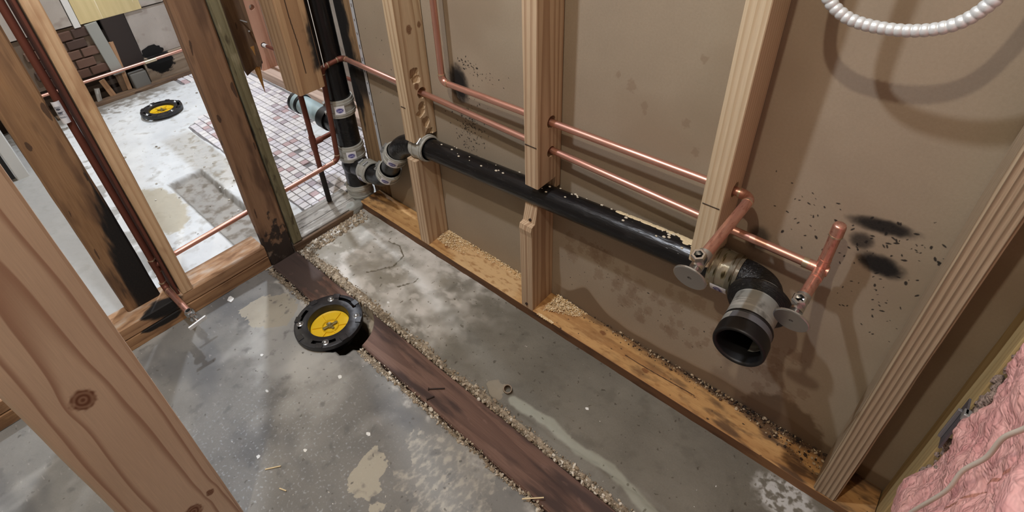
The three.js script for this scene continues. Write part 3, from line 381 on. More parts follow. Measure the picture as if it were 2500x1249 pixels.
// ------------------------------------------------------------------ framing of the piped wall
const TOP = 2.7;
solid('bottom_plate', 'stained orange-brown bottom plate under the studs along the drywall', 'plate', lumber([-0.01, 1.597, -0.002, 0.034, 0.0005, 0.089], 'x', T.plate, { seg: 120, rough: 0.0018, seed: 3, k: 3, ch: 0.003 }), M.plate);
function markedStud(label, geo, mat, [x0, x1, y]) { return thing('stud', label, 'stud', g => { part('shaft', geo, mat, g); const b = box(x0, x1, y - 0.0006, y + 0.0006, 0.0885, 0.0902); b.rotateZ(0); part('pencil_mark', b, plain(0x2e2620, 0.9), g, 'thin dark pencil line'); }); }
{ // stud 3: bored and gouged
  const up = lumber([0.3255, 0.3635, 0.418, TOP, 0.001, 0.089], 'y', T.pineB, { seg: 60, rough: 0.001, seed: 5, k: 2, vo: 0 });
  const bore = (y, z, r) => cyl(r, 0.12, 'x', [0.345, y, z], 18);
  const gouge = (y, z, sx, sy, sz, k) => { const e = new THREE.IcosahedronGeometry(0.012, 3), p = e.attributes.position; for (let i = 0; i < p.count; i++) { const q = 1 + n3(p.getX(i) * 110 + k, p.getY(i) * 110, p.getZ(i) * 110) * 0.5; p.setXYZ(i, p.getX(i) * q * sx, p.getY(i) * q * sy, p.getZ(i) * q * sz); } e.computeVertexNormals(); e.translate(0.3645, y, z); return e; };
  const g = cut(up, bore(0.553, 0.036, 0.0165), gouge(0.616, 0.054, 1.3, 1.5, 1.3, 1), gouge(0.598, 0.05, 0.9, 1.1, 1.2, 9), gouge(0.514, 0.043, 1.1, 1.2, 1.1, 3), gouge(0.497, 0.05, 0.8, 1.0, 1.3, 6), gouge(0.463, 0.036, 0.9, 1.5, 1.1, 5), cyl(0.041, 0.12, 'x', [0.345, 0.378, 0.05], 28), gouge(0.425, 0.03, 1.2, 1.4, 1.3, 7));
  markedStud('pale stud with gouged bore holes above the first grey drain coupling', g, M.pineB, [0.332, 0.35, 0.525]);
  const lo = cut(lumber([0.3185, 0.3565, 0.034, 0.352, 0.001, 0.089], 'y', T.pineC, { seg: 16, rough: 0.0012, seed: 8, k: 2, uo: 0.02, vo: 0.7 }), cyl(0.036, 0.12, 'x', [0.345, 0.378, 0.047], 28));
  solid('stud_offcut', 'short cut stud under the first coupling of the black drain pipe', 'stud', lo, M.pineC);
}
{ // stud 4
  const g = cut(lumber([0.763, 0.801, 0.425, TOP, 0.001, 0.089], 'y', T.pineC, { seg: 60, rough: 0.0006, seed: 11, k: 2 }), cyl(0.0145, 0.12, 'x', [0.78, 0.614, 0.04], 18), cyl(0.0135, 0.12, 'x', [0.78, 0.537, 0.04], 18), box(0.70, 0.90, 0.40, 0.458, 0.02, 0.12));
  markedStud('straight pale stud bored for both copper pipes above the drain', g, M.pineC, [0.766, 0.798, 0.569]);
  const sh = new THREE.Shape(); [[0.001, 0.034], [0.0885, 0.034], [0.0885, 0.30], [0.091, 0.318], [0.088, 0.331], [0.075, 0.334], [0.062, 0.392], [0.046, 0.389], [0.02, 0.386], [0.001, 0.388]].forEach((p, i) => i ? sh.lineTo(p[0], p[1]) : sh.moveTo(p[0], p[1]));
  const e = new THREE.ExtrudeGeometry(sh, { depth: 0.036, bevelEnabled: true, bevelSize: 0.001, bevelThickness: 0.001, bevelSegments: 1 }); e.rotateY(-Math.PI / 2); e.translate(0.7805, 0, 0); // z from shape x
  const p = e.attributes.position, uv = e.attributes.uv; for (let i = 0; i < p.count; i++) { uv.setXY(i, ((0.1 - p.getZ(i)) + (p.getX(i) < 0.77 ? 0.1 : 0)) / T.pineC.mw, (p.getY(i) + 0.3) / T.pineC.mh); }
  thing('stud_offcut', 'short cut stud with splintered slanted top under the drain', 'stud', g => { part('offcut', e, M.pineC, g); part('nail', cyl(0.004, 0.004, 'z', [0.762, 0.05, 0.0905], 10), M.rust, g); part('nail', cyl(0.004, 0.004, 'z', [0.766, 0.342, 0.0745], 10), M.rust, g); });
}
markedStud('pale stud cut off above the drain beside the upper shutoff valve', cut(lumber([1.163, 1.199, 0.462, TOP, 0.001, 0.089], 'y', T.pineA, { seg: 60, rough: 0.0009, seed: 15, k: 2, uo: 0.02 }), cyl(0.0145, 0.12, 'x', [1.18, 0.614, 0.04], 18), cyl(0.0135, 0.12, 'x', [1.18, 0.53, 0.04], 18)), M.pineA, [1.166, 1.196, 0.599]);
solid('stud', 'rough ridged weathered stud standing near the pink insulation', 'stud', lumber([1.4965, 1.536, 0.035, TOP, 0.001, 0.089], 'y', T.ridge, { seg: 60, rough: 0.0014, seed: 19, k: 3, ch: 0.004 }), M.ridge);
solid('corner_stud', 'yellowish corner stud edged with grey fluff beside the pink insulation', 'stud', lumber([1.599, 1.624, 0.0, TOP, 0.001, 0.092], 'y', T.pineB, { seg: 60, rough: 0.0016, seed: 22, k: 2, uo: 0.1 }), matTex(wood({ base: [190, 166, 116], late: [160, 130, 84], seed: 23, freq: 70, contrast: 0.4 }), 0.8, 0.0006));
solid('old_post', 'old brown post scorched black behind the drain stack', 'post', lumber([-0.055, 0.046, 0.0, TOP, -0.098, -0.006], 'y', T.backpost, { seg: 60, rough: 0.003, seed: 25, k: 3, ch: 0.004 }), M.backpost);
thing('drywall_edge', 'white perforated metal edge strip standing at the drywall end', 'edge strip', g => {
  const sh = new THREE.Shape([[0, 0], [0.013, 0], [0.013, 2.6], [0, 2.6]].map(p => new THREE.Vector2(...p))); const r = rng(3);
  for (let y = 0.24; y < 1.3; y += 0.035 + r() * 0.01) { const h = new THREE.Path(); const l = 0.005 + r() * 0.012; h.moveTo(0.004, y); h.lineTo(0.009, y); h.lineTo(0.009, y + l); h.lineTo(0.004, y + l); sh.holes.push(h); }
  const e = new THREE.ExtrudeGeometry(sh, { depth: 0.0015, bevelEnabled: false }); e.translate(0.047, 0.09, 0.001); part('strip', e, plain(0xc9ccd0, 0.5, 0.2), g);
});

// ------------------------------------------------------------------ partition between the rooms
const partPlate = 'stacked bottom plates of the open partition';
solid('partition_plate', 'lower bottom plate of the partition resting on the concrete', 'plate', lumber([-0.089, 0, -0.002, 0.0405, 0.458, 2.24], 'z', T.sillLow, { seg: 90, rough: 0.0016, seed: 31, k: 2, ch: 0.003 }), M.sillLow);
solid('partition_plate', 'upper bottom plate of the partition with charred spot under the copper stub', 'plate', lumber([-0.089, -0.001, 0.0415, 0.0815, 0.458, 2.24], 'z', T.sill, { seg: 90, rough: 0.0016, seed: 33, k: 2, ch: 0.003 }), M.sill);
solid('old_stud', 'flat dark brown old stud with dirty black foot in the partition', 'stud', lumber([-0.038, 0.0, -0.004, TOP, 0.3705, 0.455], 'y', T.old, { seg: 80, rough: 0.002, seed: 35, k: 3, ch: 0.006 }), matTex(wood({ base: [146, 114, 86], late: [110, 82, 60], seed: 52, freq: 60, contrast: 0.5, wob: 0.012, fibre: 14, paint: (u, v, c, h) => { h = oldPaint(0.55)(u, v, c, h); const a = fbm(u * 40, v * 30, 4); mixc(c, [42, 36, 32], sst(0.13, 0.09, v + a * 0.3) * 0.85); mixc(c, [128, 122, 112], sst(0.12, 0.04, v) * sst(0.1, 0.3, a) * 0.6); return h; } }), 0.8, 0.0008));
solid('weathered_stud', 'greenish grey weathered stud against the dark old stud', 'stud', lumber([-0.06, -0.001, 0.03, TOP, 0.336, 0.367], 'y', T.green, { seg: 80, rough: 0.0022, seed: 37, k: 2 }), M.green);
thing('broken_stud', 'broken old stud ending in a splintered spike behind the greenish stud', 'stud', g => {
  part('shaft', lumber([-0.135, -0.09, 0.60, TOP, 0.243, 0.300], 'y', T.dark, { seg: 60, rough: 0.003, seed: 39, k: 6, ends: 0.08 }), M.dark, g);
  const s = new THREE.ConeGeometry(0.014, 0.15, 7, 6); s.scale(0.8, -1, 1.2); const p = s.attributes.position; for (let i = 0; i < p.count; i++) p.setX(i, p.getX(i) + n2(p.getY(i) * 40, 3) * 0.004); s.translate(-0.098, 0.582, 0.262); s.computeVertexNormals(); part('spike', s, plain(0xb4874a, 0.8), g, 'pale torn splinter');
  part('nail', rod([-0.088, 0.735, 0.27], [-0.07, 0.73, 0.26], 0.002, 8), M.screw, g); part('nail', rod([-0.088, 0.70, 0.255], [-0.072, 0.705, 0.262], 0.0025, 8), M.screw, g);
});
solid('stud', 'pale edge-on stud of the partition beside the copper stub-out', 'stud', cut(lumber([-0.089, -0.0005, 0.082, TOP, 0.6825, 0.7145], 'y', T.pineA, { seg: 60, rough: 0.0014, seed: 41, k: 2, uo: 0.13 }), cyl(0.011, 0.08, 'z', [-0.056, 0.18, 0.70], 14)), matTex(wood({ base: [202, 172, 136], late: [164, 126, 92], seed: 44, freq: 75, cx: -0.02, contrast: 0.45, wob: 0.006, paint: (u, v, c, h) => { const a = fbm(u * 30, v * 10, 3); mixc(c, [146, 106, 74], sst(0.05, 0.3, a) * 0.45); return h; } }), 0.78, 0.0005));
solid('dark_red_board', 'thin dark red board along the side of the pale partition stud', 'board', lumber([-0.089, -0.012, 0.082, TOP, 0.7175, 0.7245], 'y', T.darkred, { seg: 30, rough: 0.0008, seed: 43 }), M.darkred);  // thin dark red layer along the side of the pale stud
solid('old_stud', 'wide old stud with charred lower edge on the partition plate', 'stud', lumber([-0.100, -0.052, 0.082, TOP, 0.757, 0.845], 'y', T.oldBurn, { seg: 70, rough: 0.002, seed: 45, k: 3, ch: 0.005 }), M.oldBurn);
solid('hanging_post', 'thick brown post sawn off above the tiled floor', 'post', lumber([-0.088, -0.0, 0.502, TOP, 0.114, 0.204], 'y', T.post, { seg: 60, rough: 0.0018, seed: 47, k: 3, ch: 0.004 }), M.post);
solid('foreground_stud', 'large knotty reddish stud in the near framing', 'stud', lumber([0.612, 0.65, 0.0, TOP, 0.879, 1.021], 'y', T.fir, { seg: 60, rough: 0.0012, seed: 49, k: 3, uo: 0, ch: 0.004 }), M.fir);
solid('sill_plank', 'grey weathered sill plank between the tile floor and the crumbling mortar', 'plank', lumber([-0.135, -0.056, -0.004, 0.03, 0.085, 0.36], 'z', T.gray, { seg: 30, rough: 0.002, seed: 51, k: 3 }), M.gray);
solid('sill_plank', 'pale mortar-smeared sill plank against the sawn gap', 'plank', lumber([-0.052, -0.007, -0.004, 0.032, 0.096, 0.362], 'z', T.gray, { seg: 30, rough: 0.003, seed: 53, k: 3, uo: 0.1 }), M.gray);
solid('edge_board', 'thin dark brown board edge along the pale sill plank', 'board', lumber([-0.006, 0.004, -0.004, 0.026, 0.13, 0.37], 'z', T.dark, { seg: 24, rough: 0.0014, seed: 55 }), M.dark);
solid('mortar_lump', 'grey lump of mortar at the foot of the drain stack', 'mortar', (() => { const g = new THREE.IcosahedronGeometry(0.03, 4); const p = g.attributes.position; for (let i = 0; i < p.count; i++) { const k = 1 + n3(p.getX(i) * 50, p.getY(i) * 50, p.getZ(i) * 50) * 0.35; p.setXYZ(i, p.getX(i) * k * 0.75, p.getY(i) * k * 0.8, p.getZ(i) * k * 1.2); } g.computeVertexNormals(); g.translate(-0.016, 0.016, 0.115); return g; })(), plain(0x8e8f88, 0.95));
solid('thin_wire', 'thin pale wire hanging beside the sawn-off post', 'wire', curveTube([[0.0, 0.56, 0.105], [0.001, 0.7, 0.105], [0.002, 1.0, 0.107], [0.0, 1.5, 0.108], [0.0, 2.68, 0.108]], 0.0013, 40, 6), plain(0xd9d9d4, 0.5));

// sleeper and the small things set in the floor
solid('floor_sleeper', 'dark reddish brown wooden sleeper embedded in the concrete floor', 'board', cut(lumber([0.004, 1.745, -0.036, 0.0005, 0.3665, 0.4575], 'x', T.sleeper, { seg: 130, rough: 0.0016, seed: 61, k: 4, ch: 0.003 }), (() => { const g = cyl(0.108, 0.12, 'y', [0.375, 0, 0.468], 40); return g; })()), M.sleeper);

function closetFlange(x, y, z, turn, tiltX, label, deep) {
  return thing('toilet_flange', label, 'pipe flange', g => {
    const ring = lathe([[0.056, -0.05], [0.056, 0.004], [0.0575, 0.012], [0.062, 0.0135], [0.090, 0.0135], [0.0945, 0.012], [0.0955, 0.008], [0.0955, 0.0], [0.093, -0.003], [0.066, -0.003], [0.066, -0.05], [0.056, -0.05]], 64);
    const slots = [0.4, 2.5, 4.2].map(a => { const sh = new THREE.Shape(); sh.absarc(0, 0, 0.0835, a, a + 0.85, false); sh.absarc(0, 0, 0.0735, a + 0.85, a, true); sh.closePath(); const e = new THREE.ExtrudeGeometry(sh, { depth: 0.06, bevelEnabled: false, curveSegments: 14 }); e.rotateX(-Math.PI / 2); e.translate(0, -0.03, 0); return e; });
    part('ring', cut(toCreasedNormals(mergeVertices(ring), 0.5), ...slots), M.flange, g);
    part('pad', (() => { const a = []; for (let i = 0; i < 8; i++) { const w = i * 0.785 + 0.2; const b = new RoundedBoxGeometry(0.016, 0.0035, 0.02, 1, 0.001); b.rotateY(-w); b.translate(Math.cos(w) * 0.087, 0.0142, Math.sin(w) * 0.087); a.push(b); } return mergeGeometries(a); })(), M.flange, g);
    for (let i = 0; i < 4; i++) { const w = 0.02 + i * Math.PI / 2; const s = part('screw', lathe([[0, 0.019], [0.003, 0.0188], [0.0058, 0.0165], [0.0062, 0.0138], [0.0095, 0.0138], [0.0095, 0.0128], [0, 0.0128]], 16), M.screw, g); s.position.set(Math.cos(w) * 0.078, 0, Math.sin(w) * 0.078); }
    // yellow knock-out plug with ribs and a centre bolt
    const plug = part('test_plug', lathe([[0, deep], [0.05, deep], [0.0535, deep + 0.004], [0.0555, deep + 0.004], [0.0555, deep - 0.004], [0, deep - 0.004]], 48), M.yellow, g, 'yellow test plug');
    for (let i = 0; i < 6; i++) { const a = i * Math.PI / 3, b = box(0.02, 0.051, deep, deep + 0.004, -0.0016, 0.0016); b.rotateY(a); part('rib', b, M.yellow, plug); }
    part('hub', lathe([[0.021, deep], [0.021, deep + 0.005], [0.0235, deep + 0.005], [0.0235, deep]], 32), M.yellow, plug);
    part('wing_nut', mergeGeometries([cyl(0.008, 0.008, 'y', [0, deep + 0.004, 0], 12), (() => { const b = new RoundedBoxGeometry(0.044, 0.005, 0.008, 1, 0.002); b.rotateY(0.5); b.translate(0, deep + 0.0055, 0); return b; })(), (() => { const b = new RoundedBoxGeometry(0.03, 0.004, 0.007, 1, 0.0015); b.rotateY(-0.8); b.translate(0, deep + 0.004, 0); return b; })()].map(q => q.index ? q.toNonIndexed() : q)), plain(0x8a7d4e, 0.5, 0.4), plug);
    part('bolt', cyl(0.0035, 0.012, 'y', [0, deep + 0.01, 0], 10), M.screw, plug);
    for (const c of g.children) { c.rotation.y += 0; }
    const q = new THREE.Quaternion().setFromEuler(new THREE.Euler(tiltX, turn, 0.0)); for (const c of g.children) { c.position.applyQuaternion(q); c.quaternion.premultiply(q); c.position.add(new THREE.Vector3(x, y, z)); }
  });
}
closetFlange(FL.cx, 0.011, FL.cz, 0.9, 0.0, 'black toilet flange with yellow test plug set beside the floor sleeper', -0.016);
closetFlange(-1.44, 0.014, 0.25, 0.3, -0.03, 'black toilet flange with yellow plug standing on the far mosaic floor', -0.002);
thing('pipe_stub', 'small cut copper tube end poking out of the concrete', 'pipe', g => {
  const o = lathe([[0.0105, -0.03], [0.0105, 0.022], [0.0086, 0.022], [0.0086, -0.03]], 24);
  const q = new THREE.Quaternion().setFromEuler(new THREE.Euler(0.25, 0, -0.35)); const a = part('tube', toCreasedNormals(o, 0.5), plain(0x8a7a66, 0.6, 0.2), g); for (const m of [a]) { m.quaternion.copy(q); m.position.set(0.872, 0.0, 0.304); }
  const c = new THREE.SphereGeometry(0.026, 20, 12); const p = c.attributes.position; for (let k = 0; k < p.count; k++) { const s = 1 + n3(p.getX(k) * 70, p.getY(k) * 70, p.getZ(k) * 70) * 0.5; p.setXYZ(k, p.getX(k) * s * 1.3, p.getY(k) * s * 0.42, p.getZ(k) * s); } c.computeVertexNormals(); c.translate(0.856, 0.0, 0.318); part('mortar_collar', c, plain(0x8a8272, 0.95), g);
});

// ------------------------------------------------------------------ drainage
// no-hub coupling: steel shield, two clamps with screws, sticker. axis as a direction, roll turns the screws round it
function coupling(parent, at, dir, R, len, { sticker = null, screw = 0, mat = M.shield, clamps = true } = {}) {
  const q = new THREE.Quaternion().setFromUnitVectors(new THREE.Vector3(0, 1, 0), V(dir).normalize());
  const h = len / 2, prof = [[R * 0.9, -h], [R, -h], [R + 0.0008, -h + 0.002]]; for (let i = 0; i <= 12; i++) prof.push([R + 0.0005 + 0.0007 * Math.sin(i * 1.6), -h + 0.004 + (len - 0.008) * i / 12]); prof.push([R, h], [R * 0.9, h]);
  const c = part('coupling', toCreasedNormals(lathe(prof, 36), 0.6), mat, parent, 'grey steel coupling'); c.quaternion.copy(q); c.position.set(...at);
  if (clamps) for (const s of [-1, 1]) {
    part('clamp_band', toCreasedNormals(lathe([[R, s * h * 0.55 - 0.0045], [R + 0.0026, s * h * 0.55 - 0.0045], [R + 0.0026, s * h * 0.55 + 0.0045], [R, s * h * 0.55 + 0.0045]], 36), 0.5), mat, c);
    const w = screw, e = [cyl(0.0038, 0.017, 'x', [0, 0, 0], 10), cyl(0.005, 0.006, 'x', [0.009, 0, 0], 6), box(-0.007, 0.005, -0.006, 0.0, -0.004, 0.004)].map(k => k.toNonIndexed()); const g = mergeGeometries(e); g.rotateZ(Math.PI / 2); g.rotateZ(-Math.PI / 2); g.rotateY(0); // along x, tangent
    const m = new THREE.Matrix4().makeRotationY(w).multiply(new THREE.Matrix4().makeTranslation(0, s * h * 0.55, R + 0.0055)).multiply(new THREE.Matrix4().makeRotationX(Math.PI / 2)); g.applyMatrix4(m); part('clamp_screw', g, M.screw, c);
  }
  if (sticker !== null) { const a = 0.031 / R, s = new THREE.CylinderGeometry(R + 0.0032, R + 0.0032, 0.030, 10, 1, true, sticker - a / 2, a); part('sticker', s, M.sticker, c, 'white sticker with a violet oval mark'); }
  return c;
}
const SX = -0.067, SZ = 0.045;   // stack axis
thing('drain_stack', 'black cast iron drain stack with clamped couplings in the wall corner', 'drain pipe', g => {
  part('stack_pipe', rod([SX, 0.40, SZ], [SX, TOP, SZ], 0.040, 32), M.iron, g);
  part('sanitary_tee', rod([SX, 0.22, SZ], [SX, 0.375, SZ], 0.041, 32), M.iron, g); part('tee_branch', bend([SX, 0.285, SZ], [0, -1, 0], [-1, 0.12, 0], 0.055, 0.036), M.iron, g); part('tee_branch', rod([SX - 0.02, 0.297, SZ], [SX - 0.095, 0.30, SZ], 0.035, 28), M.iron, g);
  part('wye', rod([SX, 0.02, SZ], [SX, 0.20, SZ], 0.041, 32), M.iron, g); part('wye_branch', rod([SX + 0.005, 0.15, SZ + 0.002], [0.02, 0.162, SZ + 0.004], 0.036, 28), M.iron, g); part('wye_shoulder', (() => { const s = new THREE.SphereGeometry(0.046, 28, 20); s.scale(1, 0.9, 1); s.translate(SX + 0.004, 0.155, SZ); return s; })(), M.iron, g);
  coupling(g, [SX, 0.389, SZ], [0, 1, 0], 0.0455, 0.062, { sticker: 0.95, screw: -0.35 });
  coupling(g, [SX, 0.213, SZ], [0, 1, 0], 0.0455, 0.062, { sticker: 1.0, screw: -0.3 });
  coupling(g, [SX, 0.045, SZ], [0, 1, 0], 0.0455, 0.06, { screw: -1.0 });
  // stub of the tee towards the far room
  part('coupling_sleeve', rod([SX - 0.085, 0.30, SZ], [SX - 0.125, 0.301, SZ], 0.041, 32), M.rubber, g);
  part('pale_pipe', rod([SX - 0.12, 0.301, SZ], [SX - 0.285, 0.305, SZ], 0.0335, 32), M.palePipe, g, 'pale blue-grey pipe length');
  part('end_band', rod([SX - 0.262, 0.3045, SZ], [SX - 0.272, 0.305, SZ], 0.037, 32), M.rubber, g); part('end_cap', rod([SX - 0.272, 0.305, SZ], [SX - 0.295, 0.3055, SZ], 0.0385, 32), M.palePipe, g); part('end_band', rod([SX - 0.295, 0.3055, SZ], [SX - 0.31, 0.306, SZ], 0.0395, 32), M.rubber, g);
});
const dA = [0.375, 0.384, 0.045], dB = [1.222, 0.4345, 0.045];
thing('drain_branch', 'black cast iron branch drain running through the cut studs to the trap stub', 'drain pipe', g => {
  // swan neck between the stack and the long run
  const n0 = [0.02, 0.160, 0.05], n1 = [0.10, 0.172, 0.055], n2_ = [0.232, 0.335, 0.055], n3_ = [0.345, 0.382, 0.047];
  part('lower_bend', (() => { const c = new THREE.CatmullRomCurve3([V(n0), V([0.06, 0.163, 0.052]), V([0.11, 0.174, 0.055]), V([0.150, 0.205, 0.055]), V([0.172, 0.235, 0.055])]); return new THREE.TubeGeometry(c, 30, 0.0325, 24); })(), M.iron, g);
  part('offset_pipe', rod([0.155, 0.212, 0.055], [0.226, 0.322, 0.055], 0.0300, 28), M.iron, g);
  part('upper_bend', (() => { const c = new THREE.CatmullRomCurve3([V([0.205, 0.288, 0.055]), V([0.228, 0.322, 0.0545]), V([0.258, 0.352, 0.052]), V([0.30, 0.372, 0.049]), V(n3_)]); return new THREE.TubeGeometry(c, 30, 0.0325, 24); })(), M.iron, g);
  coupling(g, [0.030, 0.161, 0.05], [1, 0.1, 0.05], 0.0385, 0.05, { sticker: 0.35, screw: -1.35 });
  coupling(g, [0.158, 0.216, 0.055], [0.55, 0.85, 0], 0.0375, 0.042, { sticker: 0.6, screw: -1.2 });
  coupling(g, [0.216, 0.306, 0.055], [0.55, 0.85, 0], 0.0375, 0.042, { sticker: 0.6, screw: -1.2 });
  coupling(g, [0.352, 0.383, 0.0465], [1, 0.06, 0], 0.0375, 0.056, { sticker: null, screw: -0.95 });
  const run = rod(dA, dB, 0.0302, 40); part('long_run', run, M.iron, g);
  const pl = V(dA), dr = V(dB).sub(V(dA)).normalize();
  // crumbs of plaster and a smear of old paint on the run
  const r = rng(31), cr = []; for (let i = 0; i < 60; i++) { const s = Math.pow(r(), 0.7) * 0.83, a = -1.2 + r() * 1.8, q = pl.clone().addScaledVector(dr, s); const e = new THREE.IcosahedronGeometry(0.0012 + r() * 0.0022, 0); e.scale(1.3, 0.6, 1); e.translate(q.x, q.y + Math.cos(a) * 0.0308, q.z + Math.sin(a) * 0.0308); cr.push(e); } const cg = part('plaster_crumbs', mergeGeometries(cr), plain(0xcfc6b2, 0.9), g); cg.userData.kind = 'stuff';
  const sm = []; for (let i = 0; i < 260; i++) { const s = 0.60 + r() * 0.185, a = -0.6 + 0.3 * r() - (s > 0.755 ? -0.7 * r() : 0), q = pl.clone().addScaledVector(dr, s); const e = new THREE.IcosahedronGeometry(0.0015 + r() * 0.003, 1); e.scale(1.6, 0.35, 1); e.translate(q.x, q.y + Math.cos(a) * 0.0304, q.z + Math.sin(a) * 0.0304); sm.push(e); } const smg = part('paint_smear', mergeGeometries(sm), plain(0xd9c8a4, 0.85), g, 'cream dried compound'); smg.userData.kind = 'stuff';
  coupling(g, [1.224, 0.4345, 0.045], [1, 0.06, 0], 0.0385, 0.052, { sticker: 0.55, screw: 1.9, mat: M.shieldShiny });
  part('trap_elbow', (() => { const c = new THREE.CatmullRomCurve3([V([1.235, 0.435, 0.045]), V([1.262, 0.4365, 0.045]), V([1.288, 0.437, 0.056]), V([1.297, 0.436, 0.078]), V([1.299, 0.435, 0.095])]); return new THREE.TubeGeometry(c, 30, 0.0365, 28); })(), M.ironRough, g);
  const ax = [0.05, -0.05, 1], at = s => [1.298 + 0.09 * s, 0.4345 - 0.05 * s, 0.085 + s];
  part('hub_rim', orient(lathe([[0.03, -0.006], [0.047, -0.008], [0.0535, -0.004], [0.0545, 0.004], [0.051, 0.009], [0.038, 0.010]], 44), at(0.0), ax), M.ironRough, g);
  part('stub_pipe', orient(lathe([[0.0345, -0.02], [0.0385, -0.02], [0.0385, 0], [0.0392, 0.006], [0.0385, 0.04], [0.0388, 0.085], [0.0352, 0.085], [0.0352, -0.02]], 44), at(0.0), ax), M.stub, g, 'dull grey metal stub');
  part('sleeve_ring', orient(lathe([[0.0388, 0], [0.0412, 0.0], [0.0412, 0.005], [0.0388, 0.005]], 44), at(0.062), ax), M.rubber, g);
  part('sleeve_band', orient(lathe([[0.0385, 0], [0.0405, 0.001], [0.0408, 0.016], [0.039, 0.017]], 44), at(0.067), ax), M.rubberGray, g);
  part('rubber_end_and_lining', orient(lathe([[0.0350, -0.062], [0.0350, -0.002], [0.0415, -0.001], [0.0428, 0.004], [0.0428, 0.026], [0.0415, 0.0295], [0.0385, 0.030], [0.0345, 0.026], [0.0338, 0.0], [0.0338, -0.062], [0.0350, -0.062]], 48), at(0.083), ax), M.rubber, g);  // real rubber rim; black inner sleeve added to stand for the bore shade
});

// ------------------------------------------------------------------ copper water lines
const CR = 0.0080;
function fit(g, at, d1, d2, m = M.copper) { part('elbow', bend(at, d1, d2, 0.021, CR * 1.16, 14, 18), m, g); for (const d of [d1, d2]) { const v = V(d).normalize(); part('solder_ring', orient(cyl(CR * 1.2, 0.003, 'y', null, 18), [at[0] + v.x * 0.0205, at[1] + v.y * 0.0205, at[2] + v.z * 0.0205], d), M.solder, g, 'bright solder ring'); } }
const step = (p, d, s) => { const v = V(d).normalize(); return [p[0] + v.x * s, p[1] + v.y * s, p[2] + v.z * s]; };
thing('copper_line', 'upper copper supply line dropping down the drywall to the upper shutoff valve', 'water pipe', g => {
  const a = [0.458, 0.614, 0.041], b = [1.229, 0.612, 0.041];
  part('tube', rod([0.456, TOP, 0.041], step(a, [0, 1, 0], 0.016), CR, 18), M.copper, g); fit(g, a, [0, 1, 0], [1, 0, 0]);
  part('tube', rod(step(a, [1, 0, 0], 0.016), step(b, [-1, 0, 0], 0.016), CR, 18), M.copper, g); fit(g, b, [-1, 0, 0], [0, 0, 1]);
  part('tube', rod(step(b, [0, 0, 1], 0.016), [1.229, 0.612, 0.226], 0.0088, 18), M.copper, g);
});
thing('copper_line', 'lower copper supply line running round the corner to the partition and low stub-out', 'water pipe', g => {
  const t = [1.362, 0.526, 0.043], c = [-0.025, 0.556, 0.023], e = [-0.036, 0.545, 0.096], f = [-0.04, 0.216, 0.117], k = [-0.056, 0.178, 0.733], s = [-0.046, 0.10, 0.738];
  part('tube', rod(step(c, [1, -0.02, 0.016], 0.016), t, CR, 18), M.copper, g);
  part('tee', mergeGeometries([rod([t[0], t[1], t[2] - 0.012], [t[0], t[1], t[2] + 0.03], CR * 1.2, 18), rod([t[0] - 0.022, t[1], t[2]], [t[0] + 0.011, t[1], t[2]], CR * 1.2, 18), rod([t[0], t[1] - 0.01, t[2]], [t[0], t[1] + 0.024, t[2]], CR * 1.2, 18)]), M.copper, g); part('solder_ring', orient(cyl(CR * 1.22, 0.008, 'y', null, 18), [t[0] - 0.024, t[1], t[2]], [1, 0, 0]), M.solder, g);
  part('air_chamber', rod([t[0], t[1] + 0.01, t[2]], [t[0] + 0.001, 0.622, t[2] + 0.001], 0.0088, 18), M.copper, g, 'capped upright copper tube'); part('cap', lathe([[0.0098, 0.600], [0.0098, 0.620], [0.008, 0.6245], [0, 0.6255]], 20).translate(t[0] + 0.001, 0, t[2] + 0.001), M.copper, g); part('solder_ring', cyl(0.0102, 0.003, 'y', [t[0] + 0.001, 0.602, t[2] + 0.001], 18), M.solder, g);
  part('stub_tube', rod(t, [1.360, 0.523, 0.124], 0.0092, 18), M.copper, g);
  fit(g, c, [1, -0.02, 0.016], [-0.15, -0.1, 1], M.copperOldShaded); part('tube', rod(step(c, [-0.15, -0.1, 1], 0.012), step(e, [0.15, 0.1, -1], 0.012), CR, 18), M.copperOldShaded, g);
  fit(g, e, [0.15, 0.1, -1], [0, -1, 0.06], M.copperOldShaded); part('riser', rod(step(e, [0, -1, 0.06], 0.016), step(f, [0, 1, -0.06], 0.016), CR * 1.05, 18), M.copperOldShaded, g, 'tarnished brown riser'); fit(g, f, [0, 1, -0.06], [-0.03, -0.06, 1], M.copperOldShaded);
  part('tube', rod(step(f, [-0.03, -0.06, 1], 0.016), k, CR, 18), M.copper, g);
  part('tee', mergeGeometries([rod([k[0], k[1] - 0.022, k[2]], [k[0] - 0.0, k[1] + 0.022, k[2] + 0.001], CR * 1.22, 18), rod([k[0], k[1], k[2] - 0.022], k, CR * 1.22, 18)]), M.copperOldShaded, g); for (const d of [[0, 1, 0], [0, -1, 0], [0, 0, -1]]) part('solder_ring', orient(cyl(CR * 1.26, 0.0035, 'y', null, 18), step(k, d, 0.022), d), M.solder, g);
  part('vertical_tube', rod(k, [-0.05, TOP, 0.752], CR * 1.05, 18), M.copperOldShaded, g, 'tarnished vertical tube with shade between the studs in its colour');
  part('tube', rod(k, s, CR, 18), M.copperOldShaded, g); fit(g, s, [-0.1, 1, 0], [1, 0, 0], M.copperOldShaded); part('stub_tube', rod(step(s, [1, 0, 0], 0.016), [0.108, 0.099, 0.733], 0.0088, 18), M.copper, g, 'short copper stub-out');
  const lb = new THREE.CylinderGeometry(CR * 1.12, CR * 1.12, 0.055, 12, 1, true, -0.2, 2.6); lb.rotateX(0.011); lb.translate(-0.0502, 0.672, 0.7425); part('label', lb, M.barcode, g, 'white printed label');
});
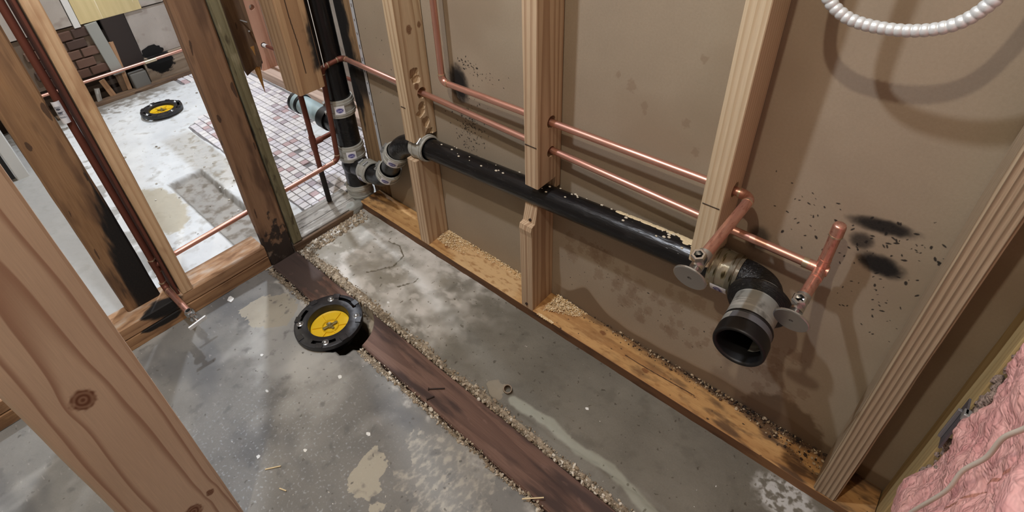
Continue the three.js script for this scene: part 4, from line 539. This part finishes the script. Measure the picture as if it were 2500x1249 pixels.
thing('copper_riser', 'tarnished brown copper riser standing on the sill plank under the sawn-off post', 'water pipe', g => {
  const a = [-0.103, 0.035, 0.158], b = [-0.100, 0.50, 0.155];
  part('tube', rod([-0.103, 0.18, 0.158], b, 0.0088, 18), M.copperOldShaded, g); part('tube', rod(a, [-0.103, 0.18, 0.158], 0.0092, 18), M.copperDark, g, 'blackened lower tube'); part('tee', mergeGeometries([rod([-0.102, 0.255, 0.1575], [-0.102, 0.305, 0.157], 0.0108, 18), rod([-0.102, 0.28, 0.157], [-0.102, 0.28, 0.125], 0.0108, 18)]), M.copperOldShaded, g); part('branch_tube', rod([-0.102, 0.28, 0.15], [-0.104, 0.284, 0.0], 0.0085, 18), M.copperOldShaded, g);
});
thing('copper_line', 'thin copper pipe running low across the stripped far wall', 'water pipe', g => { part('tube', rod([-1.815, 0.142, -0.30], [-1.815, 0.132, 1.2], 0.0085, 14), M.copper, g); part('coupler', rod([-1.815, 0.1375, 0.09], [-1.815, 0.137, 0.15], 0.0105, 14), M.solder, g); });
thing('copper_line', 'thin copper pipe entering the bored stud of the far side wall', 'water pipe', g => { part('tube', rod([-1.43, 0.183, -0.315], [-0.12, 0.21, -0.315], 0.0085, 14), M.copperOldShaded, g); part('pipe_end', rod([-1.362, 0.184, -0.315], [-1.325, 0.1855, -0.315], 0.0102, 14), M.white, g); });

function valve(at, out, up, label, discR, handle = 'disc') { // straight body along out, open outlet along up, handle at the front
  return thing('shutoff_valve', label, 'valve', g => {
    const p = at, o = V(out).normalize(), u = V(up).normalize(), P = (s, t = 0) => [p[0] + o.x * s + u.x * t, p[1] + o.y * s + u.y * t, p[2] + o.z * s + u.z * t];
    part('collar', rod(P(-0.006), P(0.004), 0.0105, 20), M.chromeDull, g); part('body', rod(P(0.002), P(0.027), 0.0098, 20), M.chrome, g);
    const nut = lathe([[0.0062, 0.006], [0.0108, 0.004], [0.0115, 0.008], [0.0115, 0.020], [0.0098, 0.0225], [0.0068, 0.0225], [0.0062, 0.012]], 6); part('outlet_nut', orient(toCreasedNormals(nut, 0.4), P(0.014), up), M.chrome, g);
    const th = []; for (let i = 0; i < 5; i++) th.push(rod(P(0.027 + i * 0.0032), P(0.029 + i * 0.0032), 0.0042, 12), rod(P(0.029 + i * 0.0032), P(0.0302 + i * 0.0032), 0.0034, 12)); part('stem', mergeGeometries(th), M.chrome, g);
    if (handle === 'disc') { part('handle', orient(toCreasedNormals(lathe([[0.0032, 0], [discR - 0.002, 0], [discR, 0.0008], [discR, 0.0032], [discR - 0.0015, 0.0042], [0.006, 0.0036], [0.0032, 0.0034], [0.0032, 0.0]], 44), 0.5), P(0.043), out), M.chromeDull, g, 'round flat metal handle'); }
    else { const b = new RoundedBoxGeometry(0.006, 0.013, 0.05, 3, 0.0028); b.rotateX(0.12); b.translate(...P(0.05)); part('handle', b, plain(0xe9eceb, 0.25, 0.3), g, 'flat bright oval handle'); part('handle_hub', rod(P(0.038), P(0.05), 0.0065, 14), M.chrome, g); }
  });
}
valve([1.229, 0.612, 0.226], [0, -0.27, 1], [-0.1, 1, 0.35], 'chrome shutoff valve on the long stub in front of the cut stud', 0.0255);
valve([1.360, 0.523, 0.124], [0, -0.27, 1], [-0.1, 1, 0.35], 'chrome shutoff valve beneath the capped upright copper tube', 0.0265);
valve([0.108, 0.099, 0.733], [1, 0, 0], [-0.1, 1, 0.1], 'small chrome shutoff valve just above the floor by the partition plates', 0.02, 'bar');

// ------------------------------------------------------------------ armoured cable loop, insulation, twine
{
  const pts = [[1.238, 2.69, 0.12], [1.238, 1.9, 0.11], [1.240, 1.3, 0.10], [1.243, 1.06, 0.09], [1.258, 0.972, 0.085], [1.283, 0.950, 0.085], [1.312, 0.943, 0.085], [1.360, 0.946, 0.085], [1.392, 0.960, 0.085], [1.411, 0.984, 0.087], [1.426, 1.035, 0.09], [1.433, 1.15, 0.10], [1.435, 1.6, 0.11], [1.436, 2.69, 0.12]].map(V);
  const cv = new THREE.CatmullRomCurve3(pts, false, 'centripetal'), L = cv.getLength(), N = Math.round(L / 0.0009), rad = 14, pitch = 0.0082, fr = cv.computeFrenetFrames(Math.min(N, 4200), false); const n = fr.tangents.length - 1, pos = [], idx = [];
  for (let i = 0; i <= n; i++) { const p = cv.getPointAt(i / n), s = L * i / n; for (let j = 0; j < rad; j++) { const a = j / rad * Math.PI * 2, ph = (s / pitch) % 1, r = 0.0064 + 0.0016 * Math.pow(Math.sin(ph * Math.PI), 0.55), c = Math.cos(a) * r, d = Math.sin(a) * r; pos.push(p.x + fr.normals[i].x * c + fr.binormals[i].x * d, p.y + fr.normals[i].y * c + fr.binormals[i].y * d, p.z + fr.normals[i].z * c + fr.binormals[i].z * d); } }
  for (let i = 0; i < n; i++) for (let j = 0; j < rad; j++) { const A = i * rad + j, B = i * rad + (j + 1) % rad; idx.push(A, B, A + rad, B, B + rad, A + rad); }
  const g = new THREE.BufferGeometry(); g.setAttribute('position', new THREE.Float32BufferAttribute(pos, 3)); g.setIndex(idx); g.computeVertexNormals();
  solid('armoured_cable', 'ribbed grey metal armoured cable hanging in a loop before the drywall', 'cable', g, plain(0xdfe5e7, 0.42, 0.35));
}
{ // pink batt
  const ny = 270, nz = 200, pos = [], idx = [], uv = []; const Y0 = 0.0, Y1 = 1.1, Z0 = 0.104, Z1 = 0.70;
  for (let j = 0; j <= ny; j++) for (let i = 0; i <= nz; i++) { const y = Y0 + (Y1 - Y0) * j / ny, z = Z0 + (Z1 - Z0) * i / nz; const e = Math.min(1, (z - Z0) / 0.05, (Z1 - z) / 0.03); const b = fbm(y * 9 + 3, z * 9, 4) * 0.05 + fbm(y * 26, z * 26 + 7, 4) * 0.009 + n2(y * 130 + n2(y * 40, z * 40) * 3, z * 130) * 0.003; const x = 1.626 - 0.035 * Math.sqrt(Math.max(0, e)) + b * 0.9; pos.push(Math.max(1.58, x), y, z); uv.push(z / 0.35, y / 0.35); }
  for (let j = 0; j < ny; j++) for (let i = 0; i < nz; i++) { const A = j * (nz + 1) + i; idx.push(A, A + nz + 1, A + 1, A + 1, A + nz + 1, A + nz + 2); }
  // closed at the back
  const s = pos.length / 3; pos.push(1.745, Y0, Z0, 1.745, Y0, Z1, 1.745, Y1, Z0, 1.745, Y1, Z1); uv.push(0, 0, 2, 0, 0, 4, 2, 4); const a = 0, b = nz, c = ny * (nz + 1), d = c + nz; idx.push(s, s + 1, s + 2, s + 1, s + 3, s + 2); for (let j = 0; j < ny; j++) { idx.push(j * (nz + 1), s + (j ? 2 : 0), (j + 1) * (nz + 1)); idx.push(j * (nz + 1) + nz, (j + 1) * (nz + 1) + nz, s + (j ? 3 : 1)); } for (let i = 0; i < nz; i++) { idx.push(i, i + 1, s + (i < nz / 2 ? 0 : 1)); idx.push(c + i, s + (i < nz / 2 ? 2 : 3), c + i + 1); }
  const g = new THREE.BufferGeometry(); g.setAttribute('position', new THREE.Float32BufferAttribute(pos, 3)); g.setAttribute('uv', new THREE.Float32BufferAttribute(uv, 2)); g.setIndex(idx); g.computeVertexNormals();
  const t = tex2(512, 512, 0.35, 0.35, (u, v, c) => { const a = fbm(u * 30, v * 30, 4), f = n2(u * 260 + a * 8, v * 90) + n2(u * 110, v * 300 + a * 9); c[0] = 226 + a * 40 + f * 12; c[1] = 172 + a * 60 + f * 14; c[2] = 168 + a * 52 + f * 14; mixc(c, [190, 122, 114], sst(0.1, 0.4, a) * 0.5); return 0.5 + f * 0.25 + a * 0.3; });
  solid('insulation_batt', 'fluffy pink fibreglass insulation filling the bay beside the corner stud', 'insulation', g, matTex(t, 1, 0.004));
  const gf = [], r = rng(61); for (let i = 0; i < 260; i++) { const y = 0.18 + r() * 0.42, z = 0.102 + Math.pow(r(), 1.5) * 0.06, e = new THREE.IcosahedronGeometry(0.0015 + r() * 0.0055, 1); const p = e.attributes.position; for (let k = 0; k < p.count; k++) { const q = 1 + n3(p.getX(k) * 300 + i, p.getY(k) * 300, p.getZ(k) * 300) * 0.9; p.setXYZ(k, p.getX(k) * q, p.getY(k) * q * 1.6, p.getZ(k) * q); } e.computeVertexNormals(); e.translate(1.600 + r() * 0.02, y, z); gf.push(e); }
  const m = solid('grey_fluff', 'grey dirty fibre fluff between the corner stud and pink insulation', 'fluff', mergeGeometries(gf), matTex(tex2(128, 128, 0.1, 0.1, (u, v, c) => { const a = fbm(u * 120, v * 120, 3); c[0] = 140 + a * 120; c[1] = 124 + a * 110; c[2] = 114 + a * 105; return 0.5; }), 1, 0.001)); m.userData.kind = 'stuff';
  solid('twine', 'white twine slung across the pink insulation', 'twine', curveTube([[1.60, 0.82, 0.36], [1.572, 0.751, 0.370], [1.575, 0.709, 0.360], [1.572, 0.668, 0.347], [1.575, 0.624, 0.339], [1.572, 0.575, 0.328], [1.575, 0.520, 0.320], [1.572, 0.416, 0.294], [1.575, 0.282, 0.256]], 0.0024, 120, 8), plain(0xd8cfc2, 0.85));
  thing('metal_bracket', 'small grey bent metal bracket fixed to the corner stud', 'bracket', g => { part('plate', (() => { const b = box(1.590, 1.5925, 0.375, 0.466, 0.108, 0.138, 0); return b; })(), plain(0x6d6a70, 0.5, 0.5), g); part('lip', box(1.588, 1.597, 0.452, 0.466, 0.128, 0.142, 0.002), plain(0xa9adad, 0.4, 0.6), g); part('rib', box(1.585, 1.590, 0.38, 0.45, 0.118, 0.123, 0.001), plain(0x8b8a8e, 0.5, 0.5), g); });
}

// ------------------------------------------------------------------ far room framing
solid('far_plate', 'pinkish bottom plate at the edge of the mosaic tiles', 'plate', lumber([-1.80, -0.13, -0.003, 0.052, -0.36, -0.27], 'x', T.sill, { seg: 40, rough: 0.002, seed: 91, k: 2, ch: 0.004 }), matTex(wood({ base: [214, 190, 172], late: [176, 146, 128], seed: 92, freq: 60, contrast: 0.4 }), 0.8, 0.0006));
const pinkPine = matTex(wood({ base: [204, 158, 132], late: [170, 116, 92], seed: 94, freq: 60, contrast: 0.5, wob: 0.01 }), 0.8, 0.0006);
solid('far_stud', 'pinkish stud with two bored holes in the far side wall', 'stud', cut(lumber([-1.40, -1.362, 0.052, TOP, -0.36, -0.272], 'y', T.pineC, { seg: 40, rough: 0.001, seed: 95, k: 2 }), cyl(0.0145, 0.1, 'x', [-1.38, 0.185, -0.315], 16), cyl(0.0145, 0.1, 'x', [-1.38, 0.385, -0.315], 16)), pinkPine);
solid('far_stud', 'pale slim stud behind the sawn-off post in the far side wall', 'stud', lumber([-1.05, -1.012, 0.052, TOP, -0.36, -0.272], 'y', T.pineC, { seg: 40, rough: 0.001, seed: 97, k: 2 }), matTex(wood({ base: [226, 202, 184], late: [196, 166, 146], seed: 98, freq: 60, contrast: 0.35 }), 0.8, 0.0004));
{ const d = struct('opening_shade_1', box(-1.345, -1.325, 0.01, 2.0, 0.892, 1.70, 0.002), plain(0x17181a, 0.6), 'added black panel for the dark opening beyond the white casing'); }  // added black slab, stands for the darkness of the opening behind the casing
struct('trim_1', lumber([-1.345, -1.318, 0.0, 2.06, 0.845, 0.89], 'y', T.gray, { seg: 4, ch: 0.004 }), plain(0xd8dcdc, 0.6), 'white door casing in the far room');

// ------------------------------------------------------------------ loose bits
function scatter(name, label, category, n, seed, fn, geo, colours, rough = 0.9) {
  const r = rng(seed), m = new THREE.InstancedMesh(geo, plain(0xffffff, rough), n), o = new THREE.Object3D(), c = new THREE.Color(); let k = 0, guard = 0;
  while (k < n && guard++ < n * 20) { const p = fn(r); if (!p) continue; o.position.set(p[0], p[1], p[2]); o.rotation.set(r() * 6.28, r() * 6.28, r() * 6.28); if (p[4]) o.rotation.set((r() - 0.5) * 0.5, r() * 6.28, (r() - 0.5) * 0.5); const s = p[3]; o.scale.set(s * (0.7 + r() * 0.7), s * (0.5 + r() * 0.5), s * (0.7 + r() * 0.9)); o.updateMatrix(); m.setMatrixAt(k, o.matrix); c.setHex(colours[Math.floor(r() * colours.length)]); m.setColorAt(k, c); k++; }
  m.count = k; m.name = numbered(name); m.userData = { label, category, kind: 'stuff' }; m.castShadow = m.receiveShadow = true; scene.add(m); return m;
}
const pebble = new THREE.IcosahedronGeometry(1, 0);
const gravC = [0xbcae98, 0x9a8a72, 0xd3ccbc, 0x7c6f5c, 0xb0a48f, 0x8a7c68];
scatter('gravel', 'tan gravel and crumbs packed along both sides of the sleeper', 'gravel', 6500, 5, r => { const x = r() * 1.6, right = r() < 0.55; const z = right ? mix(gapR(x) - 0.006, 0.3675, Math.pow(r(), 0.8)) : mix(0.457, gapL(x) + 0.006, r()); if (pitD(x, z) < 1.1) return null; return [x, (z > 0.362 && z < 0.458 ? 0.0 : nearH(x, z)) + 0.001, z, 0.0008 + Math.pow(r(), 6) * 0.0042]; }, pebble, gravC);
scatter('gravel', 'pale crumbs of mortar along the sill plank edge', 'gravel', 700, 8, r => { const z = 0.1 + r() * 0.27, x = 0.008 + Math.pow(r(), 1.6) * 0.05; return [x, nearH(x, z) + 0.001, z, 0.0012 + Math.pow(r(), 3) * 0.006]; }, pebble, gravC);
const chipG = new THREE.BoxGeometry(1, 0.25, 0.5);
scatter('sawdust', 'pale sawdust and shavings heaped on the plate by the short studs', 'sawdust', 3600, 12, r => { const w = r(); let x, z, h; if (w < 0.42) { x = 0.805 + Math.abs(r() + r() - 1) * 0.10; z = 0.004 + r() * 0.07 * (1 - (x - 0.8) / 0.14); h = 0.014 * (1 - (x - 0.8) / 0.13); } else if (w < 0.7) { x = 0.36 + Math.abs(r() + r() - 1) * 0.12; z = 0.002 + r() * 0.055; h = 0.008 * (1 - (x - 0.36) / 0.14); } else if (w < 0.92) { x = 0.36 + r() * 0.42; z = 0.001 + Math.pow(r(), 2.4) * 0.02; h = 0.004; } else { x = 0.80 + r() * 0.05; z = 0.085 + r() * 0.006; h = 0; } return [x, 0.0345 + Math.max(0, h) * r(), z, 0.0014 + r() * 0.003, 1]; }, chipG, [0xe2c79c, 0xd6b988, 0xeedcb8, 0xcaa874]);
scatter('crumbs', 'dark dirt and pale crumbs along the back of the stained plate', 'crumbs', 900, 14, r => { const x = 0.9 + Math.pow(r(), 0.55) * 0.6, z = 0.001 + Math.pow(r(), 2) * (0.02 + 0.035 * sst(1.3, 1.5, x)); return [x, 0.0345 + r() * 0.003, z, 0.0007 + Math.pow(r(), 4) * 0.0032]; }, pebble, [0x3b2c1f, 0x5c4632, 0x8a7456, 0xb9a688, 0x2a2019]);
scatter('floor_flecks', 'tiny white flecks and grit strewn over the concrete', 'grit', 420, 16, r => { const x = 0.02 + r() * 1.5, z = 0.1 + r() * 0.95; if (z > 0.34 && z < 0.49) return null; return [x, nearH(x, z) + 0.0006, z, 0.0006 + Math.pow(r(), 5) * 0.0022, 1]; }, chipG, [0xe6e6e2, 0xd2cec4, 0xf2f2f0, 0x6a665e, 0x4a463f]);
scatter('floor_flecks', 'small rubble crumbs scattered on the far mortar floor', 'grit', 260, 18, r => { const x = -1.75 + r() * 1.5, z = -0.2 + r() * 1.0; return [x, farH(x, z) + 0.002, z, 0.001 + Math.pow(r(), 4) * 0.005, 1]; }, pebble, [0xe6e6e2, 0xb8b2a6, 0x8a8478]);
{ const r = rng(70), spots = [[0.037, 0.614, 0.012, 'broad white plaster chip on the floor near the partition plates'], [0.30, 0.655, 0.006, 'small white plaster chip in the pale halo beyond the toilet flange'], [0.62, 0.72, 0.006, 'small white plaster chip on bare grey concrete facing the foreground stud'], [0.41, 0.70, 0.005, 'tiny white plaster chip between the low valve and foreground stud'], [0.70, 0.60, 0.006, 'small white plaster chip next to the peeled tan patch'], [0.55, 0.80, 0.006, 'small white plaster chip beside the pale wood splinters'], [0.52, 0.555, 0.007, 'grey-white plaster crumb on the slab past the flange pit'], [0.42, 0.315, 0.005, 'tiny white plaster chip on the pour beside the bottom plate'], [1.05, 0.22, 0.005, 'tiny white plaster chip between the pipe stub and stained plate']];
  for (const [x, z, s, l] of spots) { const sh = new THREE.Shape(); const k = 6; for (let i = 0; i < k; i++) { const a = i / k * 6.283 + r() * 0.5, q = s * (0.7 + r() * 0.6); i ? sh.lineTo(Math.cos(a) * q, Math.sin(a) * q * 0.7) : sh.moveTo(Math.cos(a) * q, Math.sin(a) * q * 0.7); } const g = new THREE.ExtrudeGeometry(sh, { depth: s * 0.3, bevelEnabled: false }); g.rotateX(-Math.PI / 2); g.translate(x, nearH(x, z) - 0.0003, z); solid('plaster_chip', l, 'chip', g, plain(0xe8eae6, 0.8), 'plaster chips on the concrete'); } }
for (const [a, b] of [[[0.722, 0.004, 0.43], [0.752, 0.004, 0.402]], [[0.74, 0.004, 0.452], [0.748, 0.0045, 0.434]]]) thing('rusty_nail', a[0] < 0.73 ? 'long rusty nail lying across the sleeper' : 'short rusty nail at the sleeper edge', 'nail', g => { part('shank', rod(a, b, 0.0016, 8), plain(0x3a2f2a, 0.8, 0.3), g); part('head', rod(a, step(a, [b[0] - a[0], 0, b[2] - a[2]], 0.0015), 0.0036, 10), plain(0x3a2f2a, 0.8, 0.3), g); });
{ const r = rng(88); for (const [x, z, l, w, t] of [[0.60, 0.79, 0.035, 0.9, 'pale wood splinter by the foot of the foreground stud'], [0.66, 0.80, 0.018, 0.4, 'small pale splinter on the concrete by the foreground stud'], [1.08, 0.462, 0.045, 0.75, 'pale wood splinter lying at the sleeper edge']]) { const g = new THREE.BoxGeometry(l, 0.0016, 0.0024); g.rotateZ(0.06); g.rotateY(w); g.translate(x, nearH(x, z) + 0.003 + (z < 0.47 ? 0.014 : 0), z); solid('splinter', t, 'splinter', g, plain(0xdcc9a0, 0.8)); } }

// ------------------------------------------------------------------ lamps
for (const l of LAMPS) thing(l.name, l.label, 'lamp', g => {
  const [x, y, z] = l.at; const e = new THREE.MeshStandardMaterial({ color: 0xffffff, emissive: l.colour, emissiveIntensity: 6 }); part('bulb', new THREE.SphereGeometry(l.r, 24, 16).translate(x, y, z), e, g); part('socket', cyl(0.02, 0.05, 'y', [x, y + l.r + 0.02, z], 16), M.rubber, g); part('cord', rod([x, y + l.r + 0.04, z], [x, 2.698, z], 0.004, 8), M.rubber, g);
  const p = new THREE.PointLight(l.colour, l.cd, 0, 2); p.position.set(x, y, z); p.castShadow = true; p.shadow.radius = l.r / 0.02; p.shadow.mapSize.set(1024, 1024); p.name = 'lamp_light'; g.add(p);
});
renderer.render(scene, camera);
